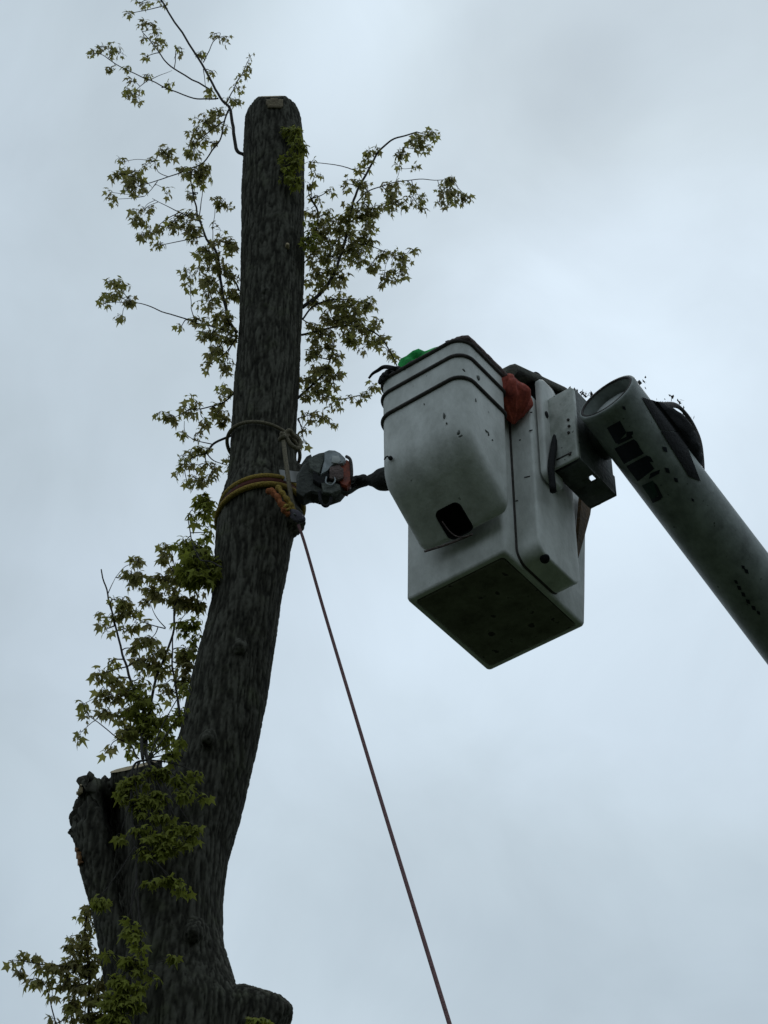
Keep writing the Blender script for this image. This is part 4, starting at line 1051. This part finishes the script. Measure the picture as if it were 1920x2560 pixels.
# shirt over torso
skin('shirt', [(-.20, .09, Z - .05, .125), (-.20, .14, Z + .10, .125), (-.20, .24, Z + .185, .13), (-.21, .33, Z + .16, .13), (-.17, .39, Z + .08, .09), (-.07, .36, Z + .10, .075), (-.04, .42, Z + .04, .062), (-.33, .33, Z + .10, .07), (-.325, .26, Z + .10, .062)],
     [(0, 1), (1, 2), (2, 3), (3, 4), (3, 5), (5, 6), (3, 7), (7, 8)], M['green'])
sh_o = bpy.data.objects['shirt']
for v in sh_o.data.vertices:
    v.co += v.normal * (.022 * noise.noise(Vector((v.co.x * 14, v.co.y * 14, v.co.z * 30))) + .012 * noise.noise(v.co * 40))
skin('sleeve', [(*sh_r.lerp(el, .4), .058), (*el, .055), (*el.lerp(wr, .6), .052), (*wr, .074), (*wr.lerp(wr_s, .7), .066), (*wr.lerp(wr_s, 1.0), .034), (*wr_s.lerp(hand_r, .5), .032)], [(0, 1), (1, 2), (2, 3), (3, 4), (4, 5), (5, 6)], M['sleeve'])
skin('sleeve', [(-.325, .26, Z + .10, .055), (-.31, .21, Z + .10, .052), (-.37, .31, Z + .06, .042)], [(0, 1), (1, 2)], M['sleeve'])
skin('trousers', [(-.20, .08, Z - .08, .12), (-.10, .10, Z - .14, .1), (-.10, .17, Z - .34, .075), (-.10, .13, FL + .06, .055), (-.30, .10, Z - .14, .1), (-.31, .17, Z - .34, .075), (-.31, .13, FL + .06, .055)], [(0, 1), (1, 2), (2, 3), (0, 4), (4, 5), (5, 6)], M['jeans'])
for xx in (-.10, -.31): skin('boot', [(xx, .12, FL + .07, .055), (xx, .13, FL + .0, .05), (xx, .2, FL - .005, .045), (xx, .26, FL - .01, .035)], [(0, 1), (1, 2), (2, 3)], M['glove'])
skin('hair', [(hd.x - .02, hd.y - .03, hd.z + .03, .085), (hd.x + .0, hd.y + .02, hd.z + .03, .085)], [(0, 1)], M['hair'])
for sx in (-1, 1):
    q = MB(); ec = hd + Vector((sx * .032, .075, -.055)) - PO; disc(q, ec, Vector((0, .7, -.7)), .012, .007, .01); q.build('eye', M['glove'], pr)
    q = MB(); disc(q, hd + Vector((sx * .088, .0, -.01)) - PO, Vector((1, 0, 0)), .018, .03, .014); q.build('ear', M['skin'], pr)
skin('nose', [(hd.x, hd.y + .07, hd.z - .07, .012), (hd.x, hd.y + .085, hd.z - .10, .016)], [(0, 1)], M['skin'], sub=1)
# gloved hands: palm, four fingers, thumb
def glove(wrist, palm, fing_dir, curl_dir, side, s_=1.0):
    fd = fing_dir.normalized(); cdv = curl_dir.normalized(); sdv = side.normalized()
    nodes = [(*wrist, .030 * s_), (*wrist.lerp(palm, .55), .036 * s_, .024 * s_), (*palm, .042 * s_, .022 * s_)]; ed = [(0, 1), (1, 2)]
    for k, ln in enumerate((.072, .082, .076, .06)):
        off = sdv * ((k - 1.5) * .023)
        b_ = palm + off + fd * .02; p1 = b_ + (fd * .9 + cdv * .3).normalized() * ln * .45; p2 = p1 + (fd * .2 + cdv).normalized() * ln * .38; p3 = p2 + (cdv * .8 - fd * .6).normalized() * ln * .3
        i0 = len(nodes); nodes += [(*b_, .0125), (*p1, .012), (*p2, .011), (*p3, .009)]
        ed += [(2, i0), (i0, i0 + 1), (i0 + 1, i0 + 2), (i0 + 2, i0 + 3)]
    b_ = wrist.lerp(palm, .5) - sdv * .03; i0 = len(nodes)
    nodes += [(*b_, .014), (*(b_ + (-sdv + fd * .8 + cdv * .3).normalized() * .035), .013), (*(b_ + (-sdv * .6 + fd * .8 + cdv * .9).normalized() * .062), .011)]
    ed += [(1, i0), (i0, i0 + 1), (i0 + 1, i0 + 2)]
    return skin('glove', nodes, ed, M['glove'], sub=2)
hr_dir = (hand_r - wr_s)
glove(wr_s.lerp(hand_r, .25), wr_s.lerp(hand_r, .95), hr_dir, Vector((0, 0, -1)), Vector((1, .2, .2)), 1.15)
rimc = Vector((WB_R0 + .03, WB_L1 - .05, Z + .03))
glove(Vector((-.385, .33, Z + .055)), rimc + Vector((.01, -.01, .012)), Vector((-.8, .3, 0)), Vector((-.1, 0, -1)), Vector((.3, .9, 0)))

# dark crooked stick caught at the rim beside the glove
q = MB(); sp = LP(950, 925, r=WB_R0 - .01)
pts = [LP(x, y, r=WB_R0 - .02) for x, y in ((990, 922), (962, 917), (945, 926), (932, 934), (922, 946))]
q.tube([v - sp for v in catmull(pts, 4)], [.013 - .007 * i / 16 for i in range(17)], 7)
st = q.build('hand_hook', M['black']); st.location = W(sp); st.rotation_euler = (0, 0, ANG)
tag(st, 'short curved black hook sticking out past the left rim of the bucket', 'hook')
q = MB()

# ------------------------------------------------------------------ chainsaw (world frame, around the hand)
SC = atD(715, 1020, 8.62)
saw = empty('chainsaw', SC); tag(saw, 'grey and orange chainsaw held against the trunk by a gloved hand', 'chainsaw')
def SP(x, y, dy=0.0): return atD(x, y, 8.62 + dy) - SC
def hull(name, outline, depth, y0, m, bev=.008, parent=saw):
    """solid casing: closed side outline (photo units) given real thickness along y"""
    V_ = [SP(x, y, y0) for x, y in outline]; cen = sum(V_, Vector()) / len(V_); dv = Vector((0, depth, 0))
    rings_ = []
    for f_, k_ in ((0, 1 - bev * 12), (.12, 1), (.88, 1), (1, 1 - bev * 12)):
        rings_.append([cen + (v - cen) * k_ + dv * f_ for v in V_])
    q_ = MB(); q_.loft(rings_); o_ = q_.build(name, M[m], parent); shade_flat_by_angle(o_, 35); return o_
hull('engine_cover', [(700, 974), (710, 970), (724, 971), (736, 977), (746, 987), (747, 994), (742, 1000), (733, 1002), (722, 1001), (714, 1008), (706, 1018), (692, 1026), (695, 1012), (700, 992)], .10, -.075, 'saw_grey')
hull('air_filter_cover', [(664, 992), (676, 983), (690, 977), (702, 975), (700, 992), (694, 1012), (690, 1024), (680, 1020), (668, 1010)], .09, -.062, 'saw_green')
hull('cylinder_fins', [(676, 1016), (690, 1028), (706, 1018), (714, 1024), (706, 1040), (690, 1046), (676, 1036)], .05, -.066, 'black')
hull('clutch_cover', [(694, 1042), (712, 1040), (734, 1046), (736, 1058), (716, 1066), (698, 1062)], .03, -.07, 'saw_green')
hull('badge_plate', [(718, 984), (732, 984), (736, 994), (730, 1000), (716, 998)], .01, -.082, 'cap')
hull('crankcase', [(655, 1000), (668, 992), (690, 996), (716, 1006), (728, 1006), (745, 1010), (752, 1024), (752, 1042), (735, 1062), (712, 1070), (690, 1068), (672, 1062), (655, 1070), (640, 1060), (640, 1025)], .09, -.04, 'saw_dark')
hull('rear_housing', [(731, 1003), (745, 1000), (748, 990), (757, 995), (758, 1040), (750, 1052), (738, 1048), (728, 1035), (722, 1010)], .085, -.055, 'saw_orange')
hull('side_cover', [(712, 1008), (732, 1004), (742, 1012), (742, 1030), (728, 1036), (712, 1032)], .02, -.078, 'pad')
hull('muffler', [(650, 1002), (662, 985), (672, 980), (676, 992), (668, 1006), (655, 1012)], .06, -.03, 'saw_dark')
q = MB(); q.tube(catmull([SP(748, 986, -.05), SP(756, 992, -.06), SP(759, 1008, -.06), SP(759, 1030, -.05), SP(752, 1042, -.03)], 5), .009, 8); q.build('hand_guard', M['rail'], saw)
q = MB(); q.tube(catmull([SP(690, 1062, -.05), SP(692, 1080, -.06), SP(698, 1091, -.06), SP(706, 1093, -.06), SP(713, 1084, -.05), SP(716, 1062, -.04)], 5), .0085, 8); q.build('front_handle', M['black'], saw)
q = MB(); q.tube(catmull([SP(705, 1030, -.075), SP(704, 1042, -.085), SP(715, 1048, -.085), SP(724, 1038, -.08), SP(720, 1026, -.07)], 5), .004, 6); q.build('pull_cord', M['saw_grey'], saw)
q = MB(); q.tube(catmull([SP(742, 1048, -.02), SP(758, 1040, -.02), SP(775, 1036, .0), SP(792, 1040, .0)], 5), .015, 10); q.tube(catmull([SP(735, 1062, -.02), SP(752, 1064, -.01), SP(772, 1052, .0), SP(790, 1046, .0)], 5), .012, 10); q.build('rear_handle', M['saw_dark'], saw)
q = MB()
q2 = [SP(655, 1020, .03), SP(640, 1018, .05), SP(560, 1010, .17), SP(545, 1020, .19), SP(560, 1032, .17), SP(640, 1042, .05), SP(655, 1044, .03)]
n_ = len(q2); th = Vector((.002, .006, 0)); q.add(q2 + [v + th for v in q2], [tuple(range(n_)), tuple(range(2 * n_ - 1, n_ - 1, -1))] + [(i, (i + 1) % n_, n_ + (i + 1) % n_, n_ + i) for i in range(n_)])
q.build('guide_bar', M['bar'], saw, False)
print('verts', sum(len(o.data.vertices) for o in bpy.data.objects if o.type == 'MESH'))
